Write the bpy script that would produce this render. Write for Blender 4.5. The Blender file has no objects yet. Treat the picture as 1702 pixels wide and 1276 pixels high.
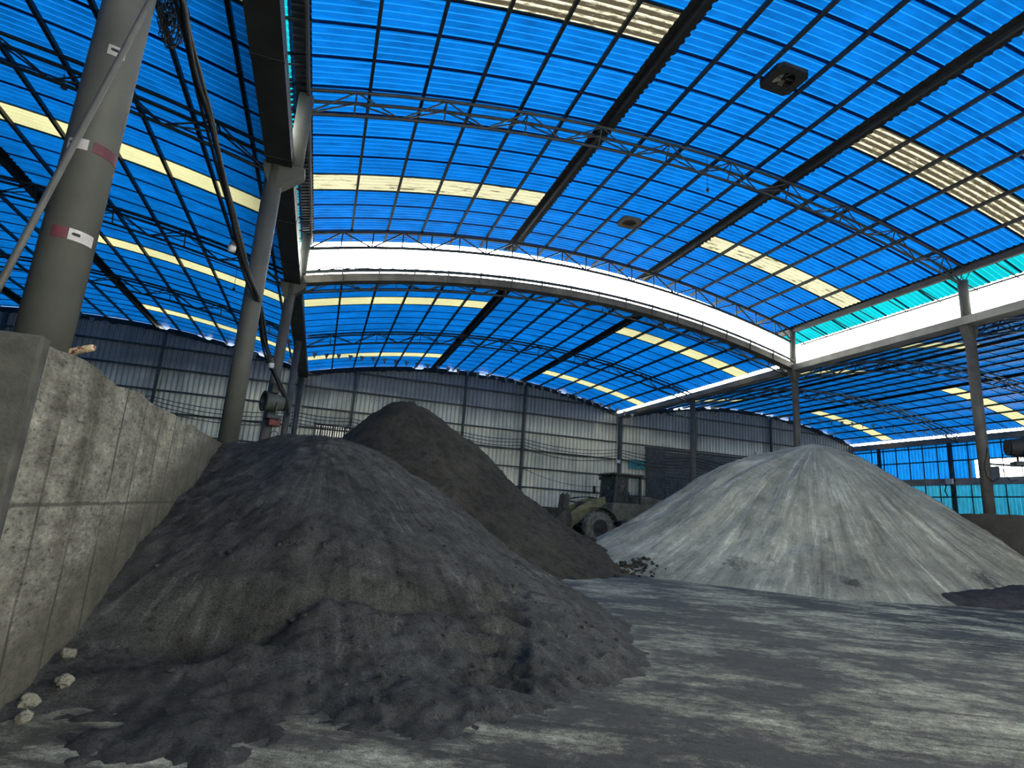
import bpy, bmesh, math, random
import numpy as np
from mathutils import Vector, Matrix, noise
random.seed(7)
C = bpy.context.scene.collection
PI = math.pi
CAMZ = 1.3

# ------------------------------------------------------------------ camera
PITCH, YAW, ROLL, FPX = 0.219684, 0.309107, 0.0686779, 950.74
def cam_axes():
    cy, sy, cp, sp = math.cos(YAW), math.sin(YAW), math.cos(PITCH), math.sin(PITCH)
    F = Vector((sy*cp, cy*cp, sp)); R0 = Vector((cy, -sy, 0)); U0 = R0.cross(F)
    R = R0*math.cos(ROLL) + U0*math.sin(ROLL); U = -R0*math.sin(ROLL) + U0*math.cos(ROLL)
    return F, R, U
F_, R_, U_ = cam_axes()
cam_d = bpy.data.cameras.new('camera'); cam = bpy.data.objects.new('camera', cam_d); C.objects.link(cam)
cam_d.sensor_width = 36.0; cam_d.lens = 36.0*FPX/1702.0; cam_d.clip_end = 300; cam_d.clip_start = 0.05
M = Matrix((R_, U_, -F_)).transposed().to_4x4(); M.translation = (0, 0, CAMZ); cam.matrix_world = M
bpy.context.scene.camera = cam
def ray(px, py): return F_ + R_*((px-851)/FPX) - U_*((py-638)/FPX)
def at_y(px, py, Y):                       # place measured in the photo at a known depth
    d = ray(px, py); p = d*(Y/d.y); return Vector((p.x, p.y, p.z+CAMZ))

# ------------------------------------------------------------------ plan of the building (metres)
XL, XR, XRR, XLL = -1.7, 19.6, 41.0, -23.1
YC = [5.0, 12.45, 19.75, 27.3]; YW = 35.7
def arc(zc, za, xc, hw): return lambda x: CAMZ + zc - za*((x-xc)/hw)**2
FR = arc(10.5, 1.4, 8.95, 10.5)
MR = arc(8.78, 1.4, 8.95, 10.5)
RB = arc(8.8, 1.6, 30.3, 10.7)
LB = arc(8.95, 1.5, -12.4, 10.7)

# ------------------------------------------------------------------ materials
def mat(name):
    m = bpy.data.materials.new(name); m.use_nodes = True
    nt = m.node_tree; nt.nodes.clear()
    out = nt.nodes.new('ShaderNodeOutputMaterial')
    return m, nt, out
def N(nt, t, **kw):
    n = nt.nodes.new(t)
    for k, v in kw.items():
        if k.startswith('i_'): n.inputs[k[2:].replace('_', ' ')].default_value = v
        else: setattr(n, k, v)
    return n
def L(nt, a, b): nt.links.new(a, b)
def pos(nt, scale=(1, 1, 1), rot=(0, 0, 0), loc=(0, 0, 0)):
    g = N(nt, 'ShaderNodeNewGeometry'); mp = N(nt, 'ShaderNodeMapping')
    mp.inputs['Scale'].default_value = scale; mp.inputs['Rotation'].default_value = rot; mp.inputs['Location'].default_value = loc
    L(nt, g.outputs['Position'], mp.inputs['Vector']); return mp.outputs['Vector']
def pos2(nt, ang, scale):
    g = N(nt, 'ShaderNodeNewGeometry'); a = N(nt, 'ShaderNodeMapping'); b = N(nt, 'ShaderNodeMapping')
    a.inputs['Rotation'].default_value = (0, 0, ang); b.inputs['Scale'].default_value = scale
    L(nt, g.outputs['Position'], a.inputs['Vector']); L(nt, a.outputs[0], b.inputs['Vector']); return b.outputs['Vector']
def nz(nt, vec, scale, detail=4, rough=.55):
    n = N(nt, 'ShaderNodeTexNoise'); n.inputs['Scale'].default_value = scale; n.inputs['Detail'].default_value = detail; n.inputs['Roughness'].default_value = rough
    L(nt, vec, n.inputs['Vector']); return n.outputs['Fac']
def ramp(nt, fac, stops, interp='LINEAR'):
    r = N(nt, 'ShaderNodeValToRGB'); e = r.color_ramp.elements; r.color_ramp.interpolation = interp
    while len(e) < len(stops): e.new(.5)
    for el, (p, c) in zip(e, stops):
        el.position = p; el.color = (*c, 1) if len(c) == 3 else c
    L(nt, fac, r.inputs['Fac']); return r.outputs['Color']
def mixc(nt, fac, a, b, mode='MIX'):
    m = N(nt, 'ShaderNodeMix', data_type='RGBA', blend_type=mode)
    for s, v in ((0, fac), (6, a), (7, b)):
        if isinstance(v, (int, float)): m.inputs[s].default_value = v
        elif isinstance(v, tuple): m.inputs[s].default_value = (*v, 1)
        else: L(nt, v, m.inputs[s])
    return m.outputs[2]
def math_(nt, op, a, b=None):
    m = N(nt, 'ShaderNodeMath', operation=op)
    for i, v in enumerate((a, b)):
        if v is None: continue
        if isinstance(v, (int, float)): m.inputs[i].default_value = v
        else: L(nt, v, m.inputs[i])
    return m.outputs[0]
def bump(nt, h, strength=.5, dist=.02):
    b = N(nt, 'ShaderNodeBump'); b.inputs['Strength'].default_value = strength; b.inputs['Distance'].default_value = dist
    L(nt, h, b.inputs['Height']); return b.outputs['Normal']
def principled(nt, out, col, rough=.8, metal=0, normal=None, spec=.3):
    p = N(nt, 'ShaderNodeBsdfPrincipled'); p.inputs['Roughness'].default_value = rough; p.inputs['Metallic'].default_value = metal
    p.inputs['Specular IOR Level'].default_value = spec
    if isinstance(col, tuple): p.inputs['Base Color'].default_value = (*col, 1)
    else: L(nt, col, p.inputs['Base Color'])
    if normal is not None: L(nt, normal, p.inputs['Normal'])
    L(nt, p.outputs[0], out.inputs['Surface']); return p
MT = {}
def simple(name, col, rough=.6, var=.35, scale=3, metal=0, bmp=.15, spec=.3):
    m, nt, out = mat(name); v = pos(nt); n = nz(nt, v, scale, 6); n2 = nz(nt, v, scale*9, 4)
    lo = tuple(c*(1-var) for c in col); hi = tuple(min(1, c*(1+var)) for c in col)
    c = ramp(nt, n, [(.3, lo), (.7, hi)])
    principled(nt, out, c, rough, metal, bump(nt, n2, bmp, .01), spec); MT[name] = m; return m

def sheet_mat(name, col, dirt, dirt_col, rib_gain=1.6, pitch=.19, streak=(.25, 6, 1), dirt_lo=.45, dirt_hi=.62, axis='Y', mott=.42, rib_w=.10):
    """thin corrugated plastic: lets light through as a diffuser, clean narrow ribs, grime in the flats"""
    m, nt, out = mat(name)
    g = N(nt, 'ShaderNodeNewGeometry'); sp = N(nt, 'ShaderNodeSeparateXYZ'); L(nt, g.outputs['Position'], sp.inputs[0])
    fr = math_(nt, 'FRACT', math_(nt, 'DIVIDE', sp.outputs[axis], pitch))
    d = math_(nt, 'ABSOLUTE', math_(nt, 'SUBTRACT', fr, .5))
    rib = ramp(nt, d, [(.0, (1, 1, 1)), (rib_w*.6, (1, 1, 1)), (rib_w, (0, 0, 0))])
    n1 = nz(nt, pos(nt, (.9, 2.2, 1)), 1.7, 5, .65); n2 = nz(nt, pos(nt), .35, 3)
    k = ramp(nt, n1, [(.25, (1-mott,)*3), (.75, (1+mott*.7,)*3)])
    base = mixc(nt, 1, col, k, 'MULTIPLY')
    k2 = ramp(nt, n2, [(.3, (.82,)*3), (.7, (1.12,)*3)])
    base = mixc(nt, 1, base, k2, 'MULTIPLY')
    base = mixc(nt, rib, base, tuple(min(1, c*rib_gain+.0006) for c in col))
    if dirt > 0:
        dn = nz(nt, pos(nt, streak), 2.0, 8, .75)
        df = math_(nt, 'MULTIPLY', ramp(nt, dn, [(dirt_lo, (0, 0, 0)), (dirt_hi, (1, 1, 1))]), dirt)
        if name == 'grimy_cream_sheet': df = math_(nt, 'MULTIPLY', df, math_(nt, 'SUBTRACT', 1, math_(nt, 'MULTIPLY', rib, ramp(nt, nz(nt, pos(nt, (1.2, 5, 1)), 3.0, 6, .8), [(.40, (.1,)*3), (.52, (1, 1, 1))]))))
        base = mixc(nt, df, base, dirt_col)
    t = N(nt, 'ShaderNodeBsdfTranslucent'); L(nt, base, t.inputs['Color'])
    df2 = N(nt, 'ShaderNodeBsdfDiffuse'); df2.inputs['Color'].default_value = (.004, .012, .03, 1)
    gl = N(nt, 'ShaderNodeBsdfGlossy'); gl.inputs['Roughness'].default_value = .35; gl.inputs['Color'].default_value = (.3, .3, .3, 1)
    a = N(nt, 'ShaderNodeAddShader'); L(nt, t.outputs[0], a.inputs[0]); L(nt, df2.outputs[0], a.inputs[1])
    fz = N(nt, 'ShaderNodeFresnel'); fz.inputs['IOR'].default_value = 1.25
    mx = N(nt, 'ShaderNodeMixShader'); L(nt, fz.outputs[0], mx.inputs[0]); L(nt, a.outputs[0], mx.inputs[1]); L(nt, gl.outputs[0], mx.inputs[2])
    L(nt, mx.outputs[0], out.inputs['Surface']); MT[name] = m; return m

SKY = 20.0
sheet_mat('blue_sheet', (8e-05, 0.0118, 0.05), .0, (0, 0, 0))
sheet_mat('blue_sheet_dark', (8e-05, 0.0102, 0.0415), .0, (0, 0, 0))  # darker version of the blue for the left and right bays
sheet_mat('cyan_sheet', (0.0002, 0.042, 0.052), .0, (0, 0, 0), rib_gain=1.25, mott=.2)
sheet_mat('wall_blue_sheet', (0.0002, 0.0165, 0.062), .35, (.0015, .012, .025), axis='Y', pitch=.25, streak=(1, 2, .2))
sheet_mat('wall_teal_sheet', (0.0014, 0.0195, 0.036), .7, (.002, .011, .013), axis='Y', pitch=.25, streak=(1, 5, .35))
sheet_mat('cream_sheet', (0.06, 0.057, 0.033), .0, (0, 0, 0), rib_gain=1.15, mott=.06)
sheet_mat('worn_cream_sheet', (0.058, 0.054, 0.037), .85, (.007, .005, .0025), rib_gain=1.3, streak=(.6, 5, 1), dirt_lo=.55, dirt_hi=.60, mott=.12)
sheet_mat('grimy_cream_sheet', (0.058, 0.053, 0.04), .96, (.005, .0038, .002), rib_gain=1.3, streak=(1.6, 7, 1), dirt_lo=.30, dirt_hi=.44, mott=.2, rib_w=.22)
sheet_mat('milky_sheet', (.030, .0295, .028), .6, (.008, .008, .007), axis='X', pitch=.13, mott=.4)
simple('lap_grime', (.012, .014, .016), .9, .6, 6)
simple('eave_grime', (.012, .018, .022), .35, .5, 6, spec=.5)
simple('black_steel', (.016, .020, .024), .55, .5, 4)
simple('dark_steel', (.028, .032, .034), .6, .5, 3)
simple('gutter_dark', (.032, .031, .029), .6, .4, 1.2)
simple('gutter_pale', (.20, .185, .165), .7, .35, 1.0)
simple('fascia', (.085, .074, .062), .7, .45, 1.4)
simple('column_grey', (.060, .059, .052), .65, .25, 1.6, bmp=.1)
simple('column_dark', (.050, .047, .042), .65, .35, 2)
simple('pole_steel', (.060, .057, .050), .55, .3, 6)
simple('rubber_black', (.012, .012, .013), .7, .4, 10)
simple('white_plastic', (.45, .44, .42), .4, .08, 3)
simple('tape_white', (.30, .275, .27), .45, .3, 9)
simple('tape_red', (.075, .017, .022), .6, .35, 7)
simple('brick_red', (.12, .030, .028), .7, .4, 6)
simple('machine_green', (.055, .062, .050), .6, .4, 4)
simple('pale_stone', (.12, .112, .088), .95, .35, 9, bmp=.6)
simple('flag_grey', (.10, .12, .14), .9, .3, 4)
simple('loader_body', (.105, .096, .068), .75, .55, 2.5)
simple('loader_yellow', (.13, .118, .062), .7, .45, 3)
simple('loader_dark', (.042, .039, .032), .75, .5, 4)
simple('tyre', (.135, .122, .095), .95, .45, 5)
simple('shutter', (.050, .056, .062), .55, .3, 2)
simple('teal_sheet', (.03, .15, .17), .7, .4, 5)

def wood():
    m, nt, out = mat('painted_wood'); n = nz(nt, pos(nt, (14, 30, 30)), 1.6, 5)
    c = ramp(nt, n, [(.36, (.34, .25, .15)), (.53, (.42, .32, .20)), (.56, (.10, .02, .018)), (.75, (.08, .018, .015))])
    g = N(nt, 'ShaderNodeNewGeometry'); s = N(nt, 'ShaderNodeSeparateXYZ'); L(nt, g.outputs['Position'], s.inputs[0])
    k = math_(nt, 'GREATER_THAN', math_(nt, 'ADD', s.outputs['X'], math_(nt, 'MULTIPLY', n, .1)), -1.485+.05-.02)
    principled(nt, out, mixc(nt, k, c, (.42, .32, .19)), .8); MT['painted_wood'] = m
wood()

def glass():
    m, nt, out = mat('cab_glass'); t = N(nt, 'ShaderNodeBsdfTransparent'); t.inputs[0].default_value = (.78, .82, .80, 1)
    g = N(nt, 'ShaderNodeBsdfGlossy'); g.inputs['Roughness'].default_value = .08
    mx = N(nt, 'ShaderNodeMixShader'); mx.inputs[0].default_value = .12
    L(nt, t.outputs[0], mx.inputs[1]); L(nt, g.outputs[0], mx.inputs[2]); L(nt, mx.outputs[0], out.inputs['Surface']); MT['cab_glass'] = m
glass()
def dusty_glass():
    m, nt, out = mat('dusty_glass'); n = nz(nt, pos(nt), 4, 6)
    t = N(nt, 'ShaderNodeBsdfTransparent'); t.inputs[0].default_value = (.5, .52, .5, 1)
    d = N(nt, 'ShaderNodeBsdfDiffuse'); d.inputs[0].default_value = (.055, .056, .05, 1)
    mx = N(nt, 'ShaderNodeMixShader'); L(nt, ramp(nt, n, [(.3, (.55,)*3), (.6, (.95,)*3)]), mx.inputs[0])
    L(nt, t.outputs[0], mx.inputs[1]); L(nt, d.outputs[0], mx.inputs[2]); L(nt, mx.outputs[0], out.inputs['Surface']); MT['dusty_glass'] = m
dusty_glass()

def wall_sheet():
    m, nt, out = mat('grey_wall_sheet')
    g = N(nt, 'ShaderNodeNewGeometry'); sp = N(nt, 'ShaderNodeSeparateXYZ'); L(nt, g.outputs['Position'], sp.inputs[0])
    n1 = nz(nt, pos(nt, (1.6, 1, .18)), 1.3, 7, .7); n2 = nz(nt, pos(nt, (.35, 1, .5)), .8, 4)
    c = ramp(nt, n1, [(.28, (.31, .30, .235)), (.50, (.51, .495, .395)), (.74, (.73, .71, .585))])
    c = mixc(nt, 1, c, ramp(nt, n2, [(.3, (.62, .64, .66)), (.7, (1.15, 1.12, 1.08))]), 'MULTIPLY')
    fr = math_(nt, 'FRACT', math_(nt, 'DIVIDE', sp.outputs['X'], .27)); d = math_(nt, 'ABSOLUTE', math_(nt, 'SUBTRACT', fr, .5))
    line = ramp(nt, d, [(0, (1, 1, 1)), (.07, (1, 1, 1)), (.11, (0, 0, 0))])
    c = mixc(nt, math_(nt, 'MULTIPLY', line, .55), c, (.06, .055, .05))
    # darker bluish upper sheets, ending in a ragged line that runs sheet by sheet
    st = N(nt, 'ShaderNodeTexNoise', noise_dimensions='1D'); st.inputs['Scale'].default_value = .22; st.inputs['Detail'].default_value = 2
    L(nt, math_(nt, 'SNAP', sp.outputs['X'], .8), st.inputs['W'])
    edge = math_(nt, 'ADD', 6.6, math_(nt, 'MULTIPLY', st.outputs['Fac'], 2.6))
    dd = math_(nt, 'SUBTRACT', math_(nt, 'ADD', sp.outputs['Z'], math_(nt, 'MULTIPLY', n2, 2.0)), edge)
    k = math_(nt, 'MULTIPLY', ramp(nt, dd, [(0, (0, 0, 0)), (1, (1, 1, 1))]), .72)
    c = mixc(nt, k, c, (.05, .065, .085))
    principled(nt, out, c, .6, 0, bump(nt, n1, .2, .02), .35); MT['grey_wall_sheet'] = m
wall_sheet()

def concrete():
    m, nt, out = mat('stained_concrete')
    n1 = nz(nt, pos(nt, (1, .38, 1)), 6.5, 10, .80); n2 = nz(nt, pos(nt, (1, .42, 1.1)), 38, 6, .8); n3 = nz(nt, pos(nt, (1, 1.4, .35)), 1.5, 5, .65); n4 = nz(nt, pos(nt), .8, 3)
    c = ramp(nt, n1, [(.28, (.040, .036, .029)), (.43, (.12, .109, .087)), (.57, (.20, .185, .15)), (.70, (.36, .335, .28))])
    c = mixc(nt, 1, c, ramp(nt, n3, [(.32, (.5, .49, .46)), (.55, (1, 1, 1)), (.78, (1.35, 1.3, 1.2))]), 'MULTIPLY')
    c = mixc(nt, 1, c, ramp(nt, n2, [(.36, (.16, .16, .16)), (.45, (.9, .9, .9)), (.55, (1, 1, 1)), (.66, (1.45, 1.42, 1.38))]), 'MULTIPLY')
    c = mixc(nt, math_(nt, 'MULTIPLY', ramp(nt, n4, [(.55, (0, 0, 0)), (.72, (1, 1, 1))]), .30), c, (.085, .10, .045))
    # dirt left on the boards where the heap has stood higher
    g0 = N(nt, 'ShaderNodeNewGeometry'); s0 = N(nt, 'ShaderNodeSeparateXYZ'); L(nt, g0.outputs['Position'], s0.inputs[0])
    zc = math_(nt, 'ADD', math_(nt, 'MULTIPLY', math_(nt, 'SUBTRACT', s0.outputs['Y'], 3.9), .34), math_(nt, 'MULTIPLY', n3, 1.1))
    c = mixc(nt, ramp(nt, math_(nt, 'SUBTRACT', zc, s0.outputs['Z']), [(-.0, (0, 0, 0)), (.40, (.74,)*3)]), c, (.040, .036, .026))
    # shutter-board joints: dark vertical lines every 0.55 m, one horizontal pour line
    g = N(nt, 'ShaderNodeNewGeometry'); sp = N(nt, 'ShaderNodeSeparateXYZ'); L(nt, g.outputs['Position'], sp.inputs[0])
    yy = math_(nt, 'ADD', sp.outputs['Y'], math_(nt, 'MULTIPLY', n1, .03))
    d = math_(nt, 'ABSOLUTE', math_(nt, 'SUBTRACT', math_(nt, 'FRACT', math_(nt, 'DIVIDE', yy, .56)), .5))
    ln = math_(nt, 'MULTIPLY', ramp(nt, d, [(0, (1, 1, 1)), (.016, (1, 1, 1)), (.04, (0, 0, 0))]), ramp(nt, n3, [(.40, (.35,)*3), (.52, (1, 1, 1))]))
    c = mixc(nt, math_(nt, 'MULTIPLY', ln, .85), c, (.025, .022, .018))
    dz = math_(nt, 'ABSOLUTE', math_(nt, 'SUBTRACT', math_(nt, 'ADD', sp.outputs['Z'], math_(nt, 'MULTIPLY', n1, .05)), 1.18))
    c = mixc(nt, math_(nt, 'MULTIPLY', ramp(nt, dz, [(0, (1, 1, 1)), (.008, (1, 1, 1)), (.016, (0, 0, 0))]), .7), c, (.03, .026, .02))
    principled(nt, out, c, .92, 0, bump(nt, mixc(nt, .5, n1, n2), .6, .03), .2); MT['stained_concrete'] = m
concrete()
simple('end_face_shade', (.048, .046, .040), .95, .5, 5, bmp=.8, spec=.15)  # concrete darkened for the wall's end face, shade put into the colour
simple('dark_concrete', (.036, .032, .027), .9, .5, 2, bmp=.5)

SPZ = {(-.1, 9.0): 2.1, (2.6, 7.3): .6, (-.55, 5.05): .3}
def earth(name, dark, light, scale, streak=None, bs=.5, spots=None, grain=55, con=1.0):
    m, nt, out = mat(name)
    n1 = nz(nt, pos(nt), scale, 8, .68); n2 = nz(nt, pos(nt), grain, 4, .7); n3 = nz(nt, pos(nt), .55, 4)
    c = ramp(nt, n1, [(.3, dark), (.72, light)])
    c = mixc(nt, 1, c, ramp(nt, n2, [(.3, (.40,)*3), (.5, (1, 1, 1)), (.72, (1.6,)*3)]), 'MULTIPLY')
    c = mixc(nt, 1, c, ramp(nt, n3, [(.3, (.72,)*3), (.7, (1.22,)*3)]), 'MULTIPLY')
    n4 = nz(nt, pos(nt), 7.5, 9, .82)
    c = mixc(nt, con, c, mixc(nt, 1, c, ramp(nt, n4, [(.34, (.35,)*3), (.46, (.92,)*3), (.58, (1.1,)*3), (.7, (1.6,)*3)]), 'MULTIPLY'))
    if streak:
        # runs of coarser grain that fan down from the top of the heap
        cx, cy, amt, cols = streak
        g = N(nt, 'ShaderNodeNewGeometry'); sp = N(nt, 'ShaderNodeSeparateXYZ'); L(nt, g.outputs['Position'], sp.inputs[0])
        ang = math_(nt, 'ARCTAN2', math_(nt, 'SUBTRACT', sp.outputs['Y'], cy), math_(nt, 'SUBTRACT', sp.outputs['X'], cx))
        cb = N(nt, 'ShaderNodeCombineXYZ'); L(nt, math_(nt, 'MULTIPLY', ang, 13.0), cb.inputs[0]); L(nt, math_(nt, 'MULTIPLY', sp.outputs['Z'], .42), cb.inputs[1])
        L(nt, math_(nt, 'MULTIPLY', n1, .55), cb.inputs[2])
        sn = nz(nt, cb.outputs[0], 1.5, 6, .7)
        c = mixc(nt, amt, c, mixc(nt, 1, c, ramp(nt, sn, cols), 'MULTIPLY'))
        cb2 = N(nt, 'ShaderNodeCombineXYZ'); L(nt, math_(nt, 'MULTIPLY', ang, 34.0), cb2.inputs[0]); L(nt, math_(nt, 'MULTIPLY', sp.outputs['Z'], .8), cb2.inputs[1]); L(nt, math_(nt, 'MULTIPLY', n1, 1.2), cb2.inputs[2])
        s2 = nz(nt, cb2.outputs[0], 1.3, 5, .65)
        c = mixc(nt, amt, c, mixc(nt, 1, c, ramp(nt, s2, [(.34, (.62,)*3), (.44, (.95,)*3), (.58, (1,)*3), (.64, (1.5,)*3)]), 'MULTIPLY'))
        sn = mixc(nt, .5, sn, s2)
        h = mixc(nt, .5, n2, sn)
    else: h = mixc(nt, .5, n1, n2)
    h = mixc(nt, .4, h, n4)
    for sx, sy, sr in (spots or []):
        g = N(nt, 'ShaderNodeNewGeometry'); v = N(nt, 'ShaderNodeVectorMath', operation='SUBTRACT'); L(nt, g.outputs['Position'], v.inputs[0]); v.inputs[1].default_value = (sx, sy, SPZ.get((sx, sy), .25))
        ln = N(nt, 'ShaderNodeVectorMath', operation='LENGTH'); L(nt, v.outputs[0], ln.inputs[0])
        q = math_(nt, 'ADD', math_(nt, 'DIVIDE', ln.outputs['Value'], sr), math_(nt, 'MULTIPLY', math_(nt, 'SUBTRACT', n4, .5), 3.0))
        c = mixc(nt, ramp(nt, q, [(.35, (.8,)*3), (1.0, (0, 0, 0))]), c, (.012, .012, .012) if 'dark' in name else (.03, .031, .031))
    principled(nt, out, c, .95, 0, bump(nt, h, bs, .06), .15); MT[name] = m
earth('dark_gravel', (.022, .021, .0195), (.068, .066, .061), 2.6, streak=(0, 9.2, .8, [(.3, (.6,)*3), (.5, (1, 1, 1)), (.7, (1.35,)*3)]), bs=1.0, grain=70, spots=[(-.55, 5.05, .26), (-1.25, 4.85, .40), (-.1, 9.0, .35), (2.6, 7.3, .30)])
earth('brown_spoil', (.018, .015, .0115), (.052, .044, .034), 2.4, bs=.8)
earth('pale_sand', (.185, .178, .142), (.295, .285, .232), 1.8, streak=(16.3, 15.7, .9, [(.3, (.58,)*3), (.46, (.9,)*3), (.56, (1.05,)*3), (.66, (1.5,)*3), (.8, (1.8,)*3)]), bs=.9, grain=80, con=.55, spots=[(10.0, 12.1, .42), (10.75, 11.75, .36), (11.55, 10.3, .30), (16.3, 10.65, .55), (17.9, 10.7, .25)])
earth('black_bank', (.012, .011, .012), (.045, .042, .044), 3, bs=.6)

def floor_mat():
    m, nt, out = mat('yard_floor')
    n0 = nz(nt, pos(nt), .45, 4, .6)
    a = nz(nt, pos2(nt, .42, (.72, 1.15, 1)), 1.05, 15, .78)
    b = nz(nt, pos2(nt, .50, (.14, 2.4, 1)), 2.0, 9, .75)
    b2 = nz(nt, pos2(nt, .36, (.10, 5.0, 1)), 1.6, 6, .7)
    f = nz(nt, pos(nt), 13, 9, .85); f2 = nz(nt, pos(nt), 90, 3, .7)
    h = math_(nt, 'ADD', math_(nt, 'MULTIPLY', a, .72), math_(nt, 'MULTIPLY', n0, .28))
    c = ramp(nt, h, [(.40, (.020, .0185, .017)), (.475, (.044, .041, .036)), (.515, (.155, .147, .122)), (.58, (.29, .277, .233)), (.70, (.39, .372, .315))])
    c = mixc(nt, 1, c, ramp(nt, b, [(.36, (.26,)*3), (.46, (.85,)*3), (.60, (1.2,)*3)]), 'MULTIPLY')
    c = mixc(nt, 1, c, ramp(nt, b2, [(.36, (.62,)*3), (.46, (1,)*3), (.64, (1.12,)*3)]), 'MULTIPLY')
    c = mixc(nt, 1, c, ramp(nt, f, [(.36, (.16,)*3), (.46, (.85,)*3), (.54, (1.05,)*3), (.66, (1.8,)*3)]), 'MULTIPLY')
    c = mixc(nt, 1, c, ramp(nt, f2, [(.32, (.45,)*3), (.5, (1,)*3), (.68, (1.6,)*3)]), 'MULTIPLY')
    r = N(nt, 'ShaderNodeMapRange'); L(nt, h, r.inputs[0]); r.inputs[1].default_value = .4; r.inputs[2].default_value = .6; r.inputs[3].default_value = .55; r.inputs[4].default_value = .9
    c = mixc(nt, 1, c, (1.0, .99, .88), 'MULTIPLY')
    p = principled(nt, out, c, .8, 0, bump(nt, mixc(nt, .6, a, f), .8, .06), .3); L(nt, r.outputs[0], p.inputs['Roughness']); MT['yard_floor'] = m
floor_mat()

# ------------------------------------------------------------------ mesh helpers
class MB:
    def __init__(s): s.v = []; s.f = []
    def add(s, v, f):
        o = len(s.v); s.v += [tuple(x) for x in v]; s.f += [tuple(i+o for i in q) for q in f]; return s
    def box(s, a, b):
        (x0, y0, z0), (x1, y1, z1) = a, b
        return s.add([(x0,y0,z0),(x1,y0,z0),(x1,y1,z0),(x0,y1,z0),(x0,y0,z1),(x1,y0,z1),(x1,y1,z1),(x0,y1,z1)],
                     [(0,3,2,1),(4,5,6,7),(0,1,5,4),(1,2,6,5),(2,3,7,6),(3,0,4,7)])
    def loft(s, rings, closed=True, cap=True):
        n = len(rings[0]); o = len(s.v)
        for r in rings: s.v += [tuple(p) for p in r]
        for i in range(len(rings)-1):
            for j in range(n if closed else n-1):
                k = (j+1) % n; s.f.append((o+i*n+j, o+i*n+k, o+(i+1)*n+k, o+(i+1)*n+j))
        if cap and closed:
            s.f.append(tuple(o+j for j in reversed(range(n)))); s.f.append(tuple(o+(len(rings)-1)*n+j for j in range(n)))
        return s
    def tube(s, pts, r, n=8, cap=True, flat=None):
        pts = [Vector(p) for p in pts]; rings = []
        for i, p in enumerate(pts):
            t = (pts[min(i+1, len(pts)-1)] - pts[max(i-1, 0)]).normalized()
            up = Vector((0, 0, 1)) if abs(t.z) < .95 else Vector((1, 0, 0))
            a = t.cross(up).normalized(); b = a.cross(t).normalized()
            rr = r[i] if isinstance(r, (list, tuple)) else r
            if flat: w, h = flat; rings.append([p+a*sx*w/2+b*sy*h/2 for sx, sy in ((-1,-1),(1,-1),(1,1),(-1,1))])
            else: rings.append([p + (a*math.cos(2*PI*k/n) + b*math.sin(2*PI*k/n))*rr for k in range(n)])
        return s.loft(rings, True, cap)
    def bar(s, a, b, w, h): return s.tube([a, b], 0, flat=(w, h))
    def lathe(s, prof, axis='x', n=24, c=(0, 0, 0), cap=True):
        rings = []
        for t, r in prof:
            ring = []
            for k in range(n):
                ca, sa = math.cos(2*PI*k/n)*r, math.sin(2*PI*k/n)*r
                p = {'x': (t, ca, sa), 'y': (ca, t, sa), 'z': (ca, sa, t)}[axis]
                ring.append((p[0]+c[0], p[1]+c[1], p[2]+c[2]))
            rings.append(ring)
        return s.loft(rings, True, cap)
    def prism(s, poly, axis, a, b):
        def P(u, v, w): return {'y': (u, w, v), 'x': (w, u, v), 'z': (u, v, w)}[axis]
        n = len(poly); return s.loft([[P(u, v, a) for u, v in poly], [P(u, v, b) for u, v in poly]])
def build(name, mb, m, parent=None, smooth=False, bevel=0, local=True, fix=True):
    me = bpy.data.meshes.new(name)
    me.from_pydata(mb.v, [], mb.f)
    o = bpy.data.objects.new(name, me); C.objects.link(o)
    if fix:
        bm = bmesh.new(); bm.from_mesh(me); bmesh.ops.recalc_face_normals(bm, faces=bm.faces); bm.to_mesh(me); bm.free()
    if m: me.materials.append(MT[m] if isinstance(m, str) else m)
    if smooth:
        for p in me.polygons: p.use_smooth = True
    if bevel:
        b = o.modifiers.new('bevel', 'BEVEL'); b.width = bevel; b.segments = 2; b.limit_method = 'ANGLE'
    if parent is None and local and len(me.vertices):            # origin in the middle of its footprint
        co = np.empty(len(me.vertices)*3); me.vertices.foreach_get('co', co); co = co.reshape(-1, 3)
        c = Vector(((co[:,0].min()+co[:,0].max())/2, (co[:,1].min()+co[:,1].max())/2, co[:,2].min()))
        me.transform(Matrix.Translation(-c)); o.location = c
    elif parent is not None:
        o.parent = parent
        if local == 'world': me.transform(parent.matrix_basis.inverted())
    return o
def tag(o, label, cat, group=None, kind=None):
    o['label'] = label; o['category'] = cat
    if group: o['group'] = group
    if kind: o['kind'] = kind
    return o
def empty(name, loc, label, cat, group=None, kind=None, rz=0):
    o = bpy.data.objects.new(name, None); C.objects.link(o); o.location = loc; o.rotation_euler = (0, 0, rz)
    o.empty_display_size = .2
    return tag(o, label, cat, group, kind)
def part(name, mb, m, root, **kw):                               # built in world coordinates, then hung on its root
    return build(name, mb, m, root, local='world', **kw)
ORD = ['first','second','third','fourth','fifth','sixth','seventh','eighth','ninth','tenth','eleventh','twelfth','thirteenth','fourteenth','fifteenth','sixteenth','seventeenth','eighteenth','nineteenth','twentieth']

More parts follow.
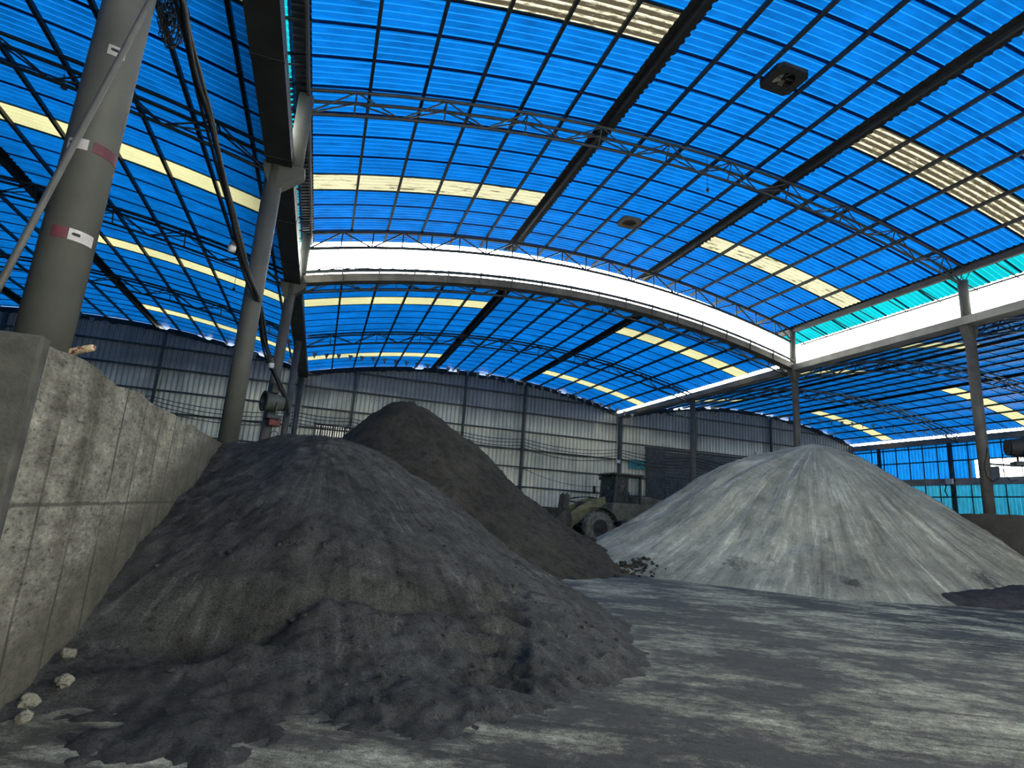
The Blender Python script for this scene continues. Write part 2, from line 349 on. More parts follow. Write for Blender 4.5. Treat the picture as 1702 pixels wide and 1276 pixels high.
# ------------------------------------------------------------------ floor
mb = MB(); nx = 140; ny = 140; X0, X1, Y0, Y1 = -26, 46, -14, 38
vs = []; fs = []
for j in range(ny+1):
    for i in range(nx+1):
        x = X0+(X1-X0)*i/nx; y = Y0+(Y1-Y0)*j/ny
        vs.append((x, y, .02*noise.noise(Vector((x*.6, y*.6, 0)))-.02))
for j in range(ny):
    for i in range(nx):
        a = j*(nx+1)+i; fs.append((a, a+1, a+nx+2, a+nx+1))
mb.add(vs, fs)
tag(build('floor', mb, 'yard_floor', smooth=True, local=False), 'bare yard floor streaked with pale dust and dark wet wheel tracks', 'floor', kind='structure')

# ------------------------------------------------------------------ corrugated roof sheets
SW, LAP = .95, .085
def sheet_row(mb, fn, y0, xa, xb, dz=0, ribs=5, w=SW+LAP, rib_h=.028, nxs=None):
    nxs = nxs or max(2, int(abs(xb-xa)/.7)); prof = []
    p = SW/ribs
    k0 = math.floor(y0/p)-1
    ys = []
    for k in range(k0, k0+ribs+5):
        c = (k+.5)*p
        ys += [(c-.05, 0), (c-.022, rib_h), (c+.022, rib_h), (c+.05, 0)]
    prof = [(y0, 0)] + [q for q in ys if y0+.01 < q[0] < y0+w-.01] + [(y0+w, 0)]
    rows = []
    for i in range(nxs+1):
        x = xa+(xb-xa)*i/nxs
        rows.append([(x, y, fn(x)+h+dz) for y, h in prof])
    mb.loft(rows, closed=False)
def roof(name, fn, xa, xb, laps, ys, skylights, m, label):
    """ys = list of row starts; skylights = {row index: [(xa, xb)]}"""
    mb = MB()
    for r, y0 in enumerate(ys):
        cuts = sorted(skylights.get(r, [])); x = xa
        for a, b in cuts:
            if a-x > .05: sheet_row(mb, fn, y0, x, a, dz=.007*(r % 2))
            x = b
        if xb-x > .05: sheet_row(mb, fn, y0, x, xb, dz=.007*(r % 2))
    o = build(name, mb, m, fix=False); tag(o, label, 'roof', kind='structure')
    for xl in laps:
        mb = MB(); rg = random.Random(int(xl*10))
        left = []; y = ys[0]
        while y < ys[-1]+SW:
            j = .05*(math.sin(y/.19*2*PI) > 0)+rg.uniform(-.012, .012); left.append((y, j)); y += .05
        w0, w1 = .22, .25
        rings = []
        for y, j in left:
            ring = []
            for t in (xl-w0-j*.3, xl-.02, xl+w1+j): ring.append((t, y, fn(t)-.012))
            for t in (xl+w1+j, xl-.02, xl-w0-j*.3): ring.append((t, y, fn(t)-.004))
            rings.append(ring)
        mb.loft(rings)
        part('sheet_lap', mb, 'lap_grime', o, fix=False)['label'] = 'black grimy lap where two roof sheets overlap'
    return o
def rows(y_ref, lo, hi):
    k0 = math.ceil((lo-y_ref)/SW); k1 = math.floor((hi-y_ref)/SW)
    return [y_ref+k*SW for k in range(k0, k1+1)]
def rowi(ys, y): return min(range(len(ys)), key=lambda i: abs(ys[i]-y))
def skylight(fn, ys, r, xa, xb, m, label):
    mb = MB(); sheet_row(mb, fn, ys[r], xa, xb, dz=.007*(r % 2)-.003)
    tag(build('skylight_sheet', mb, m, fix=False), label, 'skylight', 'cream skylight sheets in the blue roofs')
FA, FB = 6.1, 12.25
ysF = rows(16.06, -7.6, 19.9); fr = lambda y: rowi(ysF, y)
skF = [(fr(8.46), -1.35, FA-.1, 'grimy_cream_sheet', 'badly grimed cream skylight of the raised roof, cut by the top edge of the photo'),
       (fr(16.06), -1.35, FA-.1, 'worn_cream_sheet', 'streaked cream skylight of the raised roof, beside the left eave'),
       (fr(9.4), FB+.15, 19.5, 'grimy_cream_sheet', 'peeling brown-streaked cream skylight of the raised roof at the right photo edge'),
       (fr(16.4), FB+.15, 19.5, 'worn_cream_sheet', 'lightly spotted cream skylight of the raised roof, running to the right eave')]
ysM = rows(22.3, 19.95, 35.65); mr = lambda y: rowi(ysM, y)
skM = [(mr(22.3), -1.45, 5.95, 'cream_sheet', 'long clean cream skylight of the low rear roof, behind the white gap at left'),
       (mr(31.7), -1.45, 5.95, 'cream_sheet', 'thin cream skylight of the low rear roof above the back wall on the left'),
       (mr(22.7), 12.35, 19.35, 'cream_sheet', 'wide cream skylight of the low rear roof below the white gap on the right'),
       (mr(31.7), 12.35, 19.35, 'cream_sheet', 'thin cream skylight of the rear roof, slanting down to the back wall corner')]
ysL = rows(15.3, -7.6, 35.65); lr = lambda y: rowi(ysL, y)
skL = [(lr(8.0), -9.6, -2.0, 'cream_sheet', 'cream skylight of the left bay, only its corner showing by the top of the gutter'),
       (lr(15.3), -9.6, -2.0, 'cream_sheet', 'widest pale yellow skylight of the left bay, passing behind the big near column'),
       (lr(22.9), -9.6, -2.0, 'cream_sheet', 'second pale yellow skylight of the left bay, starting right of the big near column'),
       (lr(31.8), -9.6, -2.0, 'cream_sheet', 'thinnest pale yellow skylight of the left bay, nearest the back wall')]
ysR = rows(22.3, -7.6, 35.65); rr_ = lambda y: rowi(ysR, y)
skR = [(rr_(16.4), 20.0, 27.1, 'cream_sheet', 'cream skylight seen edge-on below the pale gutter, right of the middle right column'),
       (rr_(22.3), 20.0, 27.1, 'cream_sheet', 'cream skylight seen edge-on directly beside the middle right column'),
       (rr_(31.7), 20.0, 27.1, 'cream_sheet', 'cream skylight of the right bay seen edge-on just above the back wall'),
       (rr_(22.3), 33.55, 40.7, 'cream_sheet', 'cream skylight slanting down the far slope of the right bay, behind the near right column'),
       (rr_(31.7), 33.55, 40.7, 'cream_sheet', 'cream skylight slanting down the far slope of the right bay, above the pale heap')]
for fn, ys, sk in ((FR, ysF, skF), (MR, ysM, skM), (LB, ysL, skL), (RB, ysR, skR)):
    for r, a, b, m, l in sk: skylight(fn, ys, r, a, b, m, l)
def skd(sk):
    d = {}
    for r, a, b, m, l in sk: d.setdefault(r, []).append((a, b))
    return d
roof('ceiling_front', FR, -1.75, 19.75, [FA, FB], ysF, skd(skF), 'blue_sheet', 'raised front roof of bright blue corrugated plastic sheets on a shallow arch')
roof('ceiling_rear', MR, -1.5, 19.33, [6.05, 12.1], ysM, skd(skM), 'blue_sheet', 'lower blue corrugated roof between the white gap and the back wall')
roof('ceiling_left', LB, -22.9, -1.95, [-9.75, -15.6], ysL, skd(skL), 'blue_sheet_dark', 'lower blue corrugated roof over the bay left of the gutter')
roof('ceiling_right', RB, 19.9, 40.9, [27.2, 33.4], ysR, skd(skR), 'blue_sheet_dark', 'lower blue corrugated roof over the bay on the right')

# eave grime bands and bright overhanging sheets of the raised roof
for side, xs in (('left', (-1.35, -1.68, -2.5)), ('right', (19.45, 19.78, 20.75))):
    s = -1 if side == 'left' else 1
    root = empty('eave_canopy', (xs[1], 7, FR(xs[1])), 'bright cyan overhang along the %s eave of the raised roof, on a dark eave beam' % side, 'eave', 'cyan eave overhangs', 'structure')
    mb = MB(); fn = lambda x: FR(xs[1])+.0-.36*abs(x-xs[1])
    for r, y0 in enumerate(ysF): sheet_row(mb, fn, y0, xs[1], xs[2], dz=.02+.007*(r % 2), nxs=2)
    part('overhang_sheet', mb, 'cyan_sheet', root, fix=False)
    ew = .14 if s > 0 else .05
    mb = MB(); mb.box((min(xs[0], xs[0]+s*ew), ysF[0], FR(xs[0])-.30), (max(xs[0], xs[0]+s*ew), 20.5, FR(xs[0])-.10)); part('eave_beam', mb, 'gutter_dark', root)
    mb = MB()
    for r, y0 in enumerate(ysF): sheet_row(mb, lambda x: FR(x)-.045, y0, xs[0]-s*.03, xs[1], dz=.007*(r % 2), nxs=2)
    part('sheet_lap', mb, 'eave_grime', root, fix=False)
    zt = fn(xs[2])
    mb = MB(); mb.bar((xs[2]-s*.03, ysF[0], zt-.05), (xs[2]-s*.03, 20.5, zt-.05), .05, .05); part('edge_rail', mb, 'dark_steel', root)
    for k in range(22):
        y = -6+k*1.25
        mb = MB(); mb.bar((xs[0], y, FR(xs[0])-.12), (xs[2]+s*.12, y, zt-.1), .03, .03); part('bracket_arm', mb, 'dark_steel', root)

# ------------------------------------------------------------------ purlins
def purlins(xs, fn, y0, y1, where, laps, ref):
    for i, x in enumerate(xs):
        w = .075
        mb = MB(); z = fn(x)-.015
        mb.box((x-w/2, y0, z-.10), (x+w/2, y1, z))
        n = len(xs); lab = '%s purlin from the %s under the %s' % (ORD[i], ref, where)
        if any(abs(x-l) < .4 for l in laps): lab += ', along a black lap'
        tag(build('roof_purlin', mb, 'black_steel'), lab, 'purlin', 'purlins of the ' + where)
def steps(a, b, n): return [a+(b-a)*i/n for i in range(1, n)]
pF = steps(-1.3, FA, 6)+[FA]+steps(FA, FB, 5)+[FB]+steps(FB, 19.55, 6)
purlins(pF, FR, -7.4, 20.62, 'raised front roof', [FA, FB], 'left eave')
pM = steps(-1.4, 6.05, 6)+[6.05]+steps(6.05, 12.1, 5)+[12.1]+steps(12.1, 19.4, 6)
purlins(pM, MR, 19.8, 35.62, 'low rear roof', [6.05, 12.1], 'left gutter')
pL = [-9.75+1.23*k for k in range(6, 0, -1)]+[-9.75]+[-9.75-1.2*k for k in range(1, 9)]
purlins(pL, LB, -7.4, 35.62, 'left bay roof', [-9.75, -15.6], 'left gutter')
pR = steps(19.75, 27.2, 6)+[27.2]+steps(27.2, 33.4, 5)+[33.4]+steps(33.4, 40.9, 6)
purlins(pR, RB, -7.4, 35.62, 'right bay roof', [27.2, 33.4], 'right gutter')

# ------------------------------------------------------------------ trusses
def truss(Y, fn, xa, xb, label, planar=False, n=20, dz=.13, depth=.5, r=.034):
    root = empty('roof_truss', ((xa+xb)/2, Y, fn((xa+xb)/2)-dz-depth), label, 'truss', 'lattice roof trusses')
    fx = [xa+(xb-xa)*i/n for i in range(n+1)]
    top = lambda x: fn(x)-dz-.02
    bot = lambda x: fn(x)-dz-depth
    offs = [0] if planar else [-.2, .2]
    for dy in offs:
        mb = MB(); mb.tube([(x, Y+dy, top(x)) for x in fx], r*1.25, 6); part('top_chord', mb, 'black_steel', root)
    mb = MB(); mb.tube([(x, Y, bot(x)) for x in fx], r*1.15, 6); part('bottom_chord', mb, 'black_steel', root)
    def br(a, b, rr=.6):
        mb = MB(); mb.tube([a, b], r*rr, 6); part('web_brace', mb, 'black_steel', root)
    for i in range(n):
        a, b = fx[i], fx[i+1]
        for dy in offs:
            if i % 2 == 0: br((a, Y, bot(a)), (b, Y+dy, top(b)))
            else: br((a, Y+dy, top(a)), (b, Y, bot(b)))
        if planar:
            br((b, Y, bot(b)), (b, Y, top(b)))
        elif i % 2 == 0:
            br((b, Y, bot(b)), (b, Y-.2, top(b))); br((b, Y-.2, top(b)), (b, Y+.2, top(b)))
truss(YC[1], FR, -1.4, 19.6, 'nearest lattice truss arching under the raised roof, between the two nearest column heads')
truss(YC[2], FR, -1.4, 19.6, 'lattice truss at the front edge of the raised roof, in silhouette against the white gap', planar=True, n=20, depth=.62, r=.046)
truss(YC[2]+.3, MR, -1.4, 19.4, 'lattice truss tucked behind the curved fascia at the front of the rear roof', depth=.42)
truss(YC[3], MR, -1.4, 19.4, 'lattice truss half way along the low rear roof, between gutter and gutter')
truss(YC[1], LB, -22.8, -2.0, 'nearest truss of the left bay, meeting the gutter above the second column')
truss(YC[2], LB, -22.8, -2.0, 'middle truss of the left bay, meeting the gutter above the third column')
truss(YC[3], LB, -22.8, -2.0, 'farthest truss of the left bay, just before the back wall')
truss(YC[1], RB, 19.95, 40.8, 'nearest truss of the right bay, starting at the nearest right column')
truss(YC[2], RB, 19.95, 40.8, 'middle truss of the right bay, starting at the middle right column')
truss(YC[3], RB, 19.95, 40.8, 'farthest truss of the right bay, starting above the far right column')

# ------------------------------------------------------------------ gutters and fascia
def gutter(x0, x1, z0, z1, m, label, y0=-7.5, y1=YW):
    root = empty('box_gutter', ((x0+x1)/2, (y0+y1)/2, z0), label, 'gutter', 'box gutters along the columns')
    t = .05; mb = MB()
    prof = [(x0, z0), (x1, z0), (x1, z1), (x1-t, z1), (x1-t, z0+t), (x0+t, z0+t), (x0+t, z1), (x0, z1)]
    mb.prism(prof, 'y', y0, y1); part('trough', mb, m, root)
    for x in (x0, x1-.05):
        mb = MB(); mb.box((x-.004, y0, z1-.06), (x+.054, y1, z1+.012)); part('rim', mb, m, root)
    y = y0+1.5
    while y < y1-1:
        mb = MB(); mb.box((x0-.012, y, z0-.012), (x1+.012, y+.05, z1-.07)); part('seam_strap', mb, m, root); y += 3.0
gutter(-1.98, -1.455, 8.3, 8.58, 'gutter_dark', 'dark box gutter beam running overhead along the left columns')
gutter(19.36, 19.86, 8.3, 8.56, 'gutter_pale', 'pale grey box gutter beam along the right columns, under the white gap')
gutter(40.8, 41.3, 7.95, 8.35, 'gutter_pale', 'far pale gutter beam along the top of the blue side wall')
root = empty('fascia_gutter', (8.95, 19.75, MR(8.95)-.4), 'curved grey-brown fascia along the front edge of the low rear roof', 'fascia')
mb = MB(); n = 40; rg = []
for i in range(n+1):
    x = -1.45+(20.85)*i/n; z = MR(x); rg.append([(x, 19.62, z-.34), (x, 19.98, z-.34), (x, 19.98, z-.06), (x, 19.62, z-.06)])
mb.loft(rg); part('fascia_board', mb, 'fascia', root)
for dy, dz, r in ((19.60, .02, .04), (19.66, .10, .028)):
    mb = MB(); mb.tube([(-1.45+20.85*i/n, dy, MR(-1.45+20.85*i/n)+dz) for i in range(n+1)], r, 6); part('top_rail', mb, 'dark_steel', root)
for k in range(1, 17):
    x = -1.4+1.23*k; mb = MB(); mb.bar((x, 19.6, MR(x)-.32), (x, 19.6, MR(x)+.12), .05, .05); part('cleat', mb, 'fascia', root)
for k in range(10):
    x = -1.0+.42*k; mb = MB(); mb.tube([(x, 19.6, MR(x)+.10), (x+.3, 19.62, MR(x)+.28-.03*k), (x+.42, 19.6, MR(x+.42)+.12)], .022, 5); part('loose_rod', mb, 'dark_steel', root)

# ------------------------------------------------------------------ columns
def column(x, y, z0, z1, r, m, label, stub=None, bracket=False, lean=0):
    root = empty('steel_column', (x, y, z0), label, 'column', 'round steel columns')
    mb = MB(); mb.tube([(x, y, z0), (x+lean*.5, y, (z0+z1)/2), (x+lean, y, z1)], r, 28); part('shaft', mb, m, root, smooth=True)
    mb = MB(); mb.lathe([(z0, r+.10), (z0+.025, r+.10)], 'z', 20, (x, y, 0)); part('base_plate', mb, m, root)
    if stub:
        sx, zt, rs = stub
        mb = MB(); mb.tube([(sx, y, z1+.05), (sx, y, zt)], rs, 24); part('stub_post', mb, 'column_grey', root, smooth=True)
    if bracket:
        d = 1 if stub[0] > x else -1
        mb = MB(); poly = [(x, z1-.62), (x+d*.12, z1-.5), (stub[0]+d*(stub[2]+.06), z1-.08), (stub[0]+d*(stub[2]+.06), z1+.06), (x-d*.25, z1+.06), (x-d*.2, z1-.2)]
        mb.prism(poly, 'y', y-r*.9, y+r*.9); part('bracket', mb, m, root)
    return root
c1 = column(-1.975, 4.75, 2.06, 8.3, .168, 'column_grey', 'big near grey column on the concrete wall, with worn white and red bands')
# reflective bands of the near column
def band(z, a0, a1, m, h=.085, r=.1695):
    mb = MB(); n = 12; rings = []
    for i in range(n+1):
        a = a0+(a1-a0)*i/n
        rings.append([(-1.975+rr*math.cos(a), 4.75+rr*math.sin(a), z+dz) for rr, dz in ((r, -h/2), (r+.003, -h/2), (r+.003, h/2), (r, h/2))])
    mb.loft(rings); b = part('reflective_band', mb, m, c1); b['label'] = ('worn white' if 'white' in m else 'faded red')+' reflective band'
    return b
for z, red, white in ((3.02, (-1.85, -1.26), (-1.24, -.25)), (3.72, (-1.15, .02), (-2.15, -1.32)), (4.55, None, (-1.51, -.84))):
    band(z, *white, 'tape_white')
    if red: band(z, *red, 'tape_red')
    wa = white[0]
    mb = MB()
    for q in range(2):
        a = wa+.18+q*.05; c = Vector((-1.975+.1745*math.cos(a), 4.75+.1745*math.sin(a), z+.005)); t = Vector((-math.sin(a), math.cos(a), 0))
        mb.bar(c-t*.012, c+t*.03, .006, .012+.008*q)
    part('band_print', mb, 'rubber_black', c1)
column(-1.80, 12.45, 2.06, 8.3, .185, 'column_grey', 'second left column, grey pipe standing on the end of the concrete wall', (-1.42, FR(-1.42)-.2, .17), True)
column(-1.86, 19.75, 0, 8.3, .165, 'column_grey', 'third left column with the misting fan on it, behind the dark heap', (-1.5, FR(-1.5)-.2, .16), True, .12)
column(-1.75, 27.3, 0, 8.3, .15, 'column_grey', 'fourth left column, standing between the misting fan and the back wall')
column(19.68, 12.45, 2.2, 8.3, .155, 'column_dark', 'nearest right column in front of the white wall opening, with a stub above the gutter', (19.62, FR(19.5)-.5, .15), True)
column(19.55, 19.75, 2.2, 8.3, .135, 'column_dark', 'middle right column rising behind the peak of the pale heap', (19.5, FR(19.5)-.2, .135), True)
column(19.6, 27.3, 0, 8.3, .15, 'column_dark', 'far right column rising beside the dark shutter')
for x, lab in ((-1.75, 'back corner column below the end of the left gutter'), (19.45, 'back corner column below the end of the right gutter')):
    column(x, YW-.35, 0, 8.25, .14, 'column_dark', lab)
# small lattice cap on the nearest right stub
cap = [o for o in bpy.data.objects if o.name.startswith('steel_column') and o.get('label', '').startswith('nearest right')][0]
for k in range(4):
    a = k*PI/2; mb = MB(); mb.tube([(19.62+.1*math.cos(a), 12.45+.1*math.sin(a), FR(19.5)-.5), (19.62+.22*math.cos(a+.7), 12.45+.22*math.sin(a+.7), FR(19.5)-.2)], .014, 5); part('cap_brace', mb, 'dark_steel', cap)
# leaning conduit in front of the near column
mb = MB(); a = at_y(-62, 590, 4.15); b = at_y(258, -14, 4.42); mid = (a+b)/2+Vector((0, .0, .012))
mb.tube([a+(mid-a)*t for t in (0, .5)]+[mid]+[mid+(b-mid)*t for t in (.5, 1)]+[b+(b-a)*.12], .021, 12)
tag(build('leaning_pole', mb, 'pole_steel', smooth=True), 'thin grey pole slanting across the front of the big near column', 'pole')

# ------------------------------------------------------------------ retaining walls
def retaining(name, x0, x1, y0, y1, h, label, seed, m='stained_concrete', joint_side=1):
    mb = MB(); nyy = int((y1-y0)/.14); nzz = 14
    def face(x, sgn):
        vs = []
        for j in range(nyy+1):
            y = y0+(y1-y0)*j/nyy
            for k in range(nzz+1):
                z = h*k/nzz
                d = .012*noise.noise(Vector((y*2.1, z*2.1, seed)))
                hh = z if k < nzz else h+.035*noise.noise(Vector((y*1.7, 3, seed)))+.02*noise.noise(Vector((y*7, 9, seed)))
                vs.append((x+sgn*d, y, hh))
        return vs
    a = face(x1, 1); b = face(x0, -1); o = len(a)
    fs = []
    for j in range(nyy):
        for k in range(nzz):
            p = j*(nzz+1)+k
            fs.append((p, p+nzz+1, p+nzz+2, p+1)); fs.append((o+p, o+p+1, o+p+nzz+2, o+p+nzz+1))
        p = j*(nzz+1)+nzz; fs.append((p, p+nzz+1, o+p+nzz+1, o+p))
    for k in range(nzz):
        fs.append((k, k+1, o+k+1, o+k)); p = nyy*(nzz+1)+k; fs.append((p, o+p, o+p+1, p+1))
    mb.add(a+b, fs)
    return tag(build(name, mb, m), label, 'wall', kind='structure')
retaining('wall_left', -2.45, -1.55, 3.78, 14.2, 2.06, 'stained board-marked concrete retaining wall on the left, holding back the dark heap', 3)
retaining('wall_right', 19.3, 20.0, 2.5, 21.5, 2.2, 'dark concrete retaining wall behind the right flank of the pale heap', 8, 'dark_concrete')
# thin slab added over the left wall's end, its shade put into the colour
mb = MB(); mb.box((-2.46, 3.70, 0), (-1.535, 3.80, 2.075)); tag(build('wall_end_shade', mb, 'end_face_shade', bevel=.015), 'end face of the left retaining wall nearest the camera, shade put into its colour', 'end_slab', kind='structure')

# ------------------------------------------------------------------ back wall
def zroof_b(x):
    if x < -1.72: return LB(x)
    if x < 19.6: return MR(x)
    return RB(x)
root = empty('wall_back', (9, YW, 0), 'grey corrugated sheet wall across the far end, darker under the roof', 'wall', kind='structure')
mb = MB(); x = -23.3; prev = None; rg = random.Random(4); p = .27
cols = []
while x < 41.0:
    cols += [(x, 0), (x+.09, 0), (x+.125, .035), (x+.235, .035)]; x += p
def top_gap(x):
    n = noise.noise(Vector((math.floor(x/.8)*.7, 5.5, 0))); return .03 if n > -.05 else .16
def column_z(x): return [0, 1.0, 2.0, 4.5, 5.6, 6.2, 6.8, 8.0, zroof_b(x)-top_gap(x)]
pts = [[(x, YW+d, z) for z in column_z(x)] for x, d in cols]
nzc = 9; vs = [q for c in pts for q in c]; fs = []
for i in range(len(pts)-1):
    xm = (cols[i][0]+cols[i+1][0])/2
    for k in range(nzc-1):
        if -.62 < xm < 2.15 and k == 3: z_open = True; continue
        a = i*nzc+k; fs.append((a, a+nzc, a+nzc+1, a+1))
mb.add(vs, fs); part('sheeting', mb, 'grey_wall_sheet', root, fix=False)
# slatted opening in the back wall
w = empty('window_1', (.77, YW, 4.5), 'slatted window with milky daylight between upright slats, low in the back wall', 'window', kind='structure')
for k in range(21):
    xx = -.6+k*.1375; mb = MB(); mb.box((xx-.034, YW-.03, 4.5), (xx+.034+(.04 if k % 5 == 2 else 0), YW-.01, 5.6)); part('slat', mb, 'column_dark', w)
mb = MB(); mb.add([(-.70, YW+.04, 4.5), (2.2, YW+.04, 4.5), (2.2, YW+.04, 5.6), (-.70, YW+.04, 5.6)], [(0, 1, 2, 3)]); part('dimming_pane', mb, 'milky_sheet', w)  # added pane that dims the sky between the slats
for z in (4.5, 5.6):
    mb = MB(); mb.box((-.72, YW-.06, z-.04), (2.25, YW-.005, z+.04)); part('frame_rail', mb, 'dark_steel', w)
# end arch angle under the roof, ragged with dust
for nm, fn, a, b in (('left bay', LB, -22.8, -1.9), ('middle bay', MR, -1.5, 19.4), ('right bay', RB, 19.9, 40.9)):
    mb = MB(); n = 160; rings = []
    for i in range(n+1):
        x = a+(b-a)*i/n; z = fn(x)-.10; j = .16*abs(noise.noise(Vector((x*1.9, 2, 0))))+.05*noise.noise(Vector((x*9, 2, 0))); tp = -.02 if noise.noise(Vector((x*.9, 7, 0))) < (.0 if x > 19.6 else .2) else -.14
        rings.append([(x, YW-.16, z-.17-j), (x, YW-.10, z-.17-j), (x, YW-.10, fn(x)+tp), (x, YW-.16, fn(x)+tp)])
    mb.loft(rings); tag(build('end_arch', mb, 'lap_grime'), 'ragged dust-blackened arch beam along the top of the back wall in the %s' % nm, 'beam', 'end arches on the back wall')
# girts and posts
gz = [1.75, 2.95, 4.2, 5.35, 6.55, 7.8, 9.0]
for i, z in enumerate(gz):
    for nm, a, b, fn in (('left', -23, -1.95, LB), ('middle', -1.55, 19.3, MR), ('right', 19.65, 40.9, RB)):
        xs = [a+(b-a)*k/200 for k in range(201)]; ok = [x for x in xs if fn(x)-.3 > z]
        if not ok: continue
        x0, x1 = ok[0], ok[-1]
        mb = MB(); mb.box((x0, YW-.13, z-.045), (x1, YW-.02, z+.045))
        tag(build('wall_girt', mb, 'dark_steel'), '%s dark horizontal rail up from the floor, %s bay of the back wall' % (ORD[i], nm), 'rail', 'rails on the back wall')
for i, (x, lab) in enumerate([(-16.6, 'at the left photo edge'), (-9.2, 'between the big near column and the second column'), (1.35, 'left of the brown heap'), (8.25, 'just right of the brown heap peak'), (12.35, 'above the lower slope of the brown heap'), (25.7, 'at the left part of the dark shutter'), (32.6, 'right of the dark shutter')]):
    mb = MB(); mb.box((x-.07, YW-.28, 0), (x+.07, YW-.13, zroof_b(x)-.3)); tag(build('wall_post', mb, 'dark_steel'), 'dark upright post of the back wall, ' + lab, 'post', 'upright posts of the back wall')
# shutter
d = empty('door_1', (27, YW-.35, 0), 'dark ribbed shutter covering the lower right of the back wall', 'door', kind='structure')
mb = MB(); z = 0.0; prof = []
while z < 6.3: prof += [(z, 0), (z+.12, -.04), (z+.14, 0)]; z += .21
mb.loft([[(x, YW-.3+dy, z) for z, dy in prof] for x in (21.6, 32.4)], closed=False); part('curtain', mb, 'shutter', d, fix=False)
for k in range(28):
    x = 23.2+k*.33; mb = MB(); mb.box((x-.03, YW-.37, 0), (x+.03, YW-.34, 4.5)); part('upright_rib', mb, 'shutter', d)
mb = MB(); mb.box((21.5, YW-.42, 6.3), (32.5, YW-.2, 6.42)); part('head_rail', mb, 'dark_steel', d)
mb = MB(); mb.box((21.55, YW-.40, 0), (23.05, YW-.345, 6.25)); part('guide_panel', mb, 'dark_steel', d)
mb = MB(); mb.box((20.25, YW-.2, 4.8), (21.55, YW-.14, 5.42))
tag(build('patch_sheet', mb, 'teal_sheet'), 'small teal patch sheet on the back wall, left of the dark shutter', 'sheet')
# far left side wall strip, out of frame
# unseen hall ends behind and left of the camera, added to limit daylight
mb = MB(); mb.box((XLL-.1, -7.7, 0), (3, -7.5, 10.2)); mb.box((14, -7.7, 0), (XRR, -7.5, 10.2)); mb.box((3, -7.7, 5.5), (14, -7.5, 10.6))
tag(build('wall_front_unseen', mb, 'grey_wall_sheet'), 'unseen grey sheet wall added at the near end of the hall, vehicle entrance sized for light', 'wall', kind='structure')
mb = MB(); mb.box((XLL-.2, -7.5, 0), (XLL, YW, LB(XLL)+.1))
tag(build('wall_bay_unseen', mb, 'grey_wall_sheet'), 'unseen grey sheet wall added along the far left side of the left bay', 'wall', kind='structure')
# ------------------------------------------------------------------ blue side wall on the right
root = empty('wall_side', (XRR, 20, 0), 'translucent blue sheet wall along the far right side, with a torn opening', 'wall', kind='structure')
def side_panels(z0, z1, m, nm, ya=-7.5, yb=YW, hole=None):
    mb = MB(); y = ya
    while y < yb:
        y2 = min(y+1.0, yb)
        if not (hole and hole[0]-.5 < (y+y2)/2 < hole[1]): mb.loft([[(XRR+.0+.02*((k % 2)), y+(y2-y)*k/8, z) for k in range(9)] for z in (z0, z1)], closed=False)
        y = y2
    part(nm, mb, m, root, fix=False)
side_panels(6.75, 7.95, 'wall_blue_sheet', 'upper_sheets')
side_panels(5.55, 6.75, 'wall_blue_sheet', 'middle_sheets', hole=(17.0, 26.8))
side_panels(2.2, 5.1, 'wall_teal_sheet', 'lower_sheets')
mb = MB(); mb.box((XRR-.1, -7.5, 5.1), (XRR+.05, YW, 5.55)); part('rail_band', mb, 'gutter_pale', root)
mb = MB(); mb.box((XRR-.15, -7.5, 0), (XRR+.25, YW, 2.2)); part('plinth', mb, 'stained_concrete', root)
mb = MB(); mb.box((XRR-.02, 26.75, 5.55), (XRR+.02, 26.95, 6.75)); part('torn_edge', mb, 'white_plastic', root)
mb = MB(); mb.box((XRR+.02, 25.1, 5.55), (XRR+.06, 25.9, 6.25)); part('board', mb, 'gutter_pale', root)
for i, z in enumerate((2.35, 4.3, 6.75, 7.75)):
    mb = MB(); mb.box((XRR-.14, 4, z-.04), (XRR-.02, YW-.15, z+.04)); tag(build('wall_girt', mb, 'dark_steel'), '%s dark rail up from the bottom of the blue side wall' % ORD[i], 'rail', 'rails on the blue side wall')
mull = [4.4+1.02*k for k in range(30)]
for k, y in enumerate(mull):
    if y < 18: continue
    mb = MB(); mb.box((XRR-.09, y-.02, 2.2), (XRR-.02, y+.02, 7.95)); part('mullion', mb, 'dark_steel', root)
for y, lab in ((20.0, 'right of the torn opening'), (23.4, 'beside the torn opening'), (27.9, 'carrying a small junction box'), (33.2, 'above the right shoulder of the pale heap')):
    mb = MB(); mb.box((XRR-.32, y-.1, 0), (XRR-.16, y+.1, 7.95)); tag(build('wall_post', mb, 'dark_steel'), 'dark upright post of the blue side wall, ' + lab, 'post', 'upright posts of the blue side wall')
b = empty('junction_box', (XRR-.4, 27.9, 5.1), 'small pale junction box with loose leads on a post of the blue side wall', 'box')
mb = MB(); mb.box((XRR-.46, 27.75, 5.15), (XRR-.33, 28.2, 5.5)); part('housing', mb, 'white_plastic', b)
for dy in (-.1, .25):
    mb = MB(); mb.tube([(XRR-.4, 27.95+dy, 5.15), (XRR-.45, 27.8+dy*2, 4.7), (XRR-.4, 27.95+dy, 4.3)], .04, 6); part('lead', mb, 'rubber_black', b)

